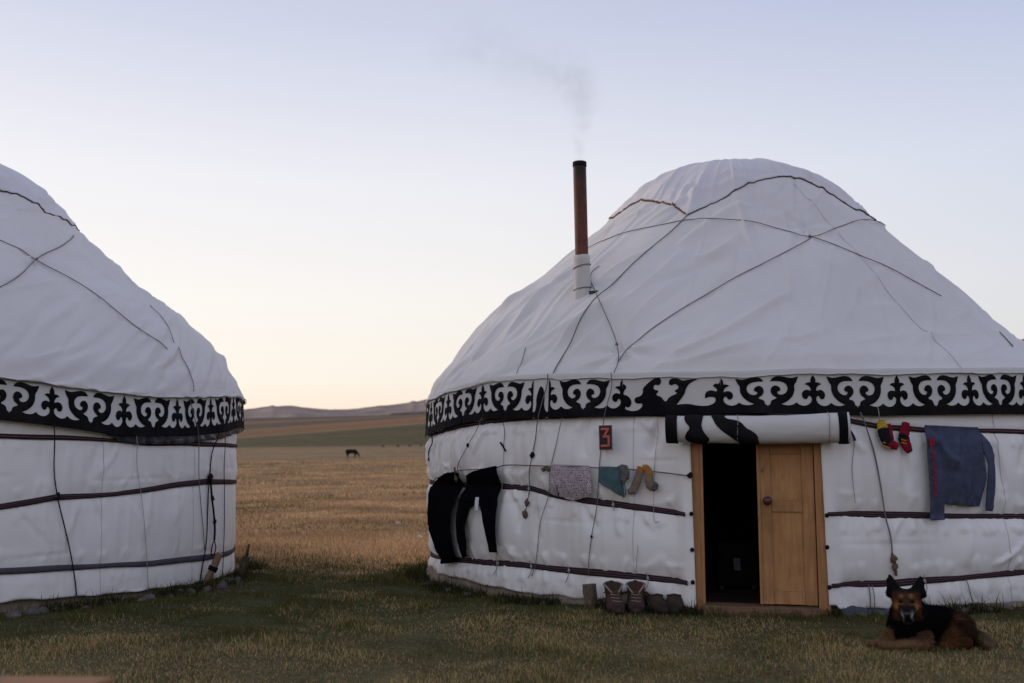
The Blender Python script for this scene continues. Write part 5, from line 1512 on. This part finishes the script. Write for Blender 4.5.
# ------------------------------------------------------------------ smoke
sm = bpy.data.materials.new('thin_smoke'); sm.use_nodes = True
nt = sm.node_tree; nt.nodes.clear()
out = nt.nodes.new('ShaderNodeOutputMaterial'); vs = nt.nodes.new('ShaderNodeVolumePrincipled'); nt.links.new(vs.outputs[0], out.inputs['Volume'])
vs.inputs['Color'].default_value = (.55, .54, .56, 1); vs.inputs['Anisotropy'].default_value = .2
SP = [(-1.475, 4.235), (-1.462, 4.45), (-1.445, 4.665), (-1.425, 4.87), (-1.50, 5.03), (-1.64, 5.18), (-1.86, 5.24), (-2.16, 5.36), (-2.47, 5.50), (-2.80, 5.55), (-3.05, 5.58)]
RAD = [.060, .085, .13, .18, .25, .29, .29, .31, .32, .28, .14]
DEN = [2.0, 1.6, 1.15, .85, .62, .45, .30, .28, .28, .16, 0.0]
tc = nt.nodes.new('ShaderNodeTexCoord')
ns = nt.nodes.new('ShaderNodeTexNoise'); ns.inputs['Scale'].default_value = 4.2; ns.inputs['Detail'].default_value = 5; ns.inputs['Roughness'].default_value = .6; ns.inputs['Distortion'].default_value = 1.1
nt.links.new(tc.outputs['Object'], ns.inputs[0])
# soft puffs: sum of spherical falloffs along the plume
C = catmull([Vector((a, RAD[i], b)) for i, (a, b) in enumerate(SP)], 2)
total = None
for i, p in enumerate(C[:-1]):
    d = interp([(k * 2, v) for k, v in enumerate(DEN)], i); rd = p.y
    vm = nt.nodes.new('ShaderNodeVectorMath'); vm.operation = 'DISTANCE'; vm.inputs[1].default_value = (p.x, -2.43, p.z); nt.links.new(tc.outputs['Object'], vm.inputs[0])
    mr = nt.nodes.new('ShaderNodeMapRange'); mr.interpolation_type = 'SMOOTHSTEP'
    mr.inputs['From Min'].default_value = 0; mr.inputs['From Max'].default_value = rd * 1.35; mr.inputs['To Min'].default_value = d; mr.inputs['To Max'].default_value = 0
    nt.links.new(vm.outputs['Value'], mr.inputs['Value'])
    if total is None: total = mr.outputs[0]
    else:
        ad = nt.nodes.new('ShaderNodeMath'); ad.operation = 'MAXIMUM'; nt.links.new(total, ad.inputs[0]); nt.links.new(mr.outputs[0], ad.inputs[1]); total = ad.outputs[0]
nr = nt.nodes.new('ShaderNodeMapRange'); nr.inputs['From Min'].default_value = .40; nr.inputs['From Max'].default_value = .66; nr.inputs['To Min'].default_value = .04; nr.inputs['To Max'].default_value = 1.7
nt.links.new(ns.outputs[0], nr.inputs['Value'])
ml = nt.nodes.new('ShaderNodeMath'); ml.operation = 'MULTIPLY'; nt.links.new(total, ml.inputs[0]); nt.links.new(nr.outputs[0], ml.inputs[1])
nt.links.new(ml.outputs[0], vs.inputs['Density'])
P = [Vector((a, -2.43, b)) for a, b in SP]
PP = catmull(P, 3); rads = [interp([(k * 3, v * 1.4) for k, v in enumerate(RAD)], i) for i in range(len(PP))]
PP[0].z += .004
V, F = tube(PP, rads, 14)
smo = mesh('smoke', V, F, sm); smo.matrix_world = WR
tag(smo, 'thin grey smoke drifting left from the rusty stove pipe', 'smoke')

# ------------------------------------------------------------------ sky and light
W = bpy.data.worlds.new('World'); S.world = W; W.use_nodes = True
nt = W.node_tree; nt.nodes.clear()
out = nt.nodes.new('ShaderNodeOutputWorld'); bg = nt.nodes.new('ShaderNodeBackground'); bg2 = nt.nodes.new('ShaderNodeBackground'); add = nt.nodes.new('ShaderNodeAddShader')
SUN_EL, SUN_AZ = R_(2.0), R_(-60)      # azimuth measured from straight ahead, negative to the left
sky = nt.nodes.new('ShaderNodeTexSky'); sky.sky_type = 'NISHITA'; sky.sun_disc = False
sky.sun_elevation = SUN_EL; sky.sun_rotation = SUN_AZ
sky.air_density = 1.0; sky.dust_density = .6; sky.ozone_density = 1.5
hs = nt.nodes.new('ShaderNodeHueSaturation'); hs.inputs['Saturation'].default_value = .1; nt.links.new(sky.outputs[0], hs.inputs['Color']); nt.links.new(hs.outputs[0], bg.inputs[0]); bg.inputs[1].default_value = .05
tc = nt.nodes.new('ShaderNodeTexCoord'); sx = nt.nodes.new('ShaderNodeSeparateXYZ'); nt.links.new(tc.outputs['Generated'], sx.inputs[0])
cr = nt.nodes.new('ShaderNodeValToRGB'); e = cr.color_ramp.elements
stops = [(0., (.66, .48, .37)), (.03, (.93, .655, .46)), (.09, (.92, .85, .735)), (.17, (.915, .885, .845)), (.28, (.835, .84, .885)), (.42, (.60, .64, .79)), (.62, (.42, .45, .56)), (1., (.34, .37, .46))]
while len(e) < len(stops): e.new(.5)
for el, (p_, c_) in zip(e, stops): el.position = p_; el.color = (*c_, 1)
nt.links.new(sx.outputs[2], cr.inputs[0])
# bluer to the right; unseen left glow added, rear sky boosted to light canvas
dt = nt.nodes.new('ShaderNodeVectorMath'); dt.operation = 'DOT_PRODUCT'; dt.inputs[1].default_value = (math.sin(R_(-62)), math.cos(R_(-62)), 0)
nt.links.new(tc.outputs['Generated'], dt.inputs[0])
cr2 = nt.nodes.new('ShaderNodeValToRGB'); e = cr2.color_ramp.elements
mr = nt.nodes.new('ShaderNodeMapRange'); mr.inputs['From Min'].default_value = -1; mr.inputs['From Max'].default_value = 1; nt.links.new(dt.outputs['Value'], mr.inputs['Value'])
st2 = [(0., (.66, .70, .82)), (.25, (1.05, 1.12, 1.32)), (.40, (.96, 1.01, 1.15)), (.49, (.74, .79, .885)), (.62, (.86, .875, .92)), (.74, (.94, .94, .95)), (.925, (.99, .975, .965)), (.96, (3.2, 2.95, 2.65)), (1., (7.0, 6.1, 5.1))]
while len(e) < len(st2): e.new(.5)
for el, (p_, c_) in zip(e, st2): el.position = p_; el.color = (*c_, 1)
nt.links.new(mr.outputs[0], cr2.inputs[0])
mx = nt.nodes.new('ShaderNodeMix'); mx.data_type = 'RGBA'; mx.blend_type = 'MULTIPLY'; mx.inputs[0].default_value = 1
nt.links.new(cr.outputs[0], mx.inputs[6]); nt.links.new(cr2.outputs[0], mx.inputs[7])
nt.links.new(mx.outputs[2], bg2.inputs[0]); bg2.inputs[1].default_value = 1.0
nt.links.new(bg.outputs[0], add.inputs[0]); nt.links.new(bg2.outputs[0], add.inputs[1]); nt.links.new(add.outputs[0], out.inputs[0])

sd_ = bpy.data.lights.new('sun', 'SUN'); sun = bpy.data.objects.new('sun', sd_); COL.objects.link(sun)
sd_.energy = .5; sd_.angle = R_(12); sd_.color = (1, .78, .56)
el, a = R_(5), SUN_AZ
dirv = Vector((math.sin(a) * math.cos(el), math.cos(a) * math.cos(el), math.sin(el)))
sun.rotation_euler = dirv.to_track_quat('Z', 'Y').to_euler()

# ------------------------------------------------------------------ render settings
S.view_settings.view_transform = 'Standard'; S.view_settings.look = 'None'; S.view_settings.exposure = 0; S.view_settings.gamma = 1
S.cycles.max_bounces = 5; S.cycles.diffuse_bounces = 3; S.cycles.volume_bounces = 0; S.cycles.transparent_max_bounces = 8
S.cycles.volume_step_rate = 1.0
S.cycles.use_denoising = True
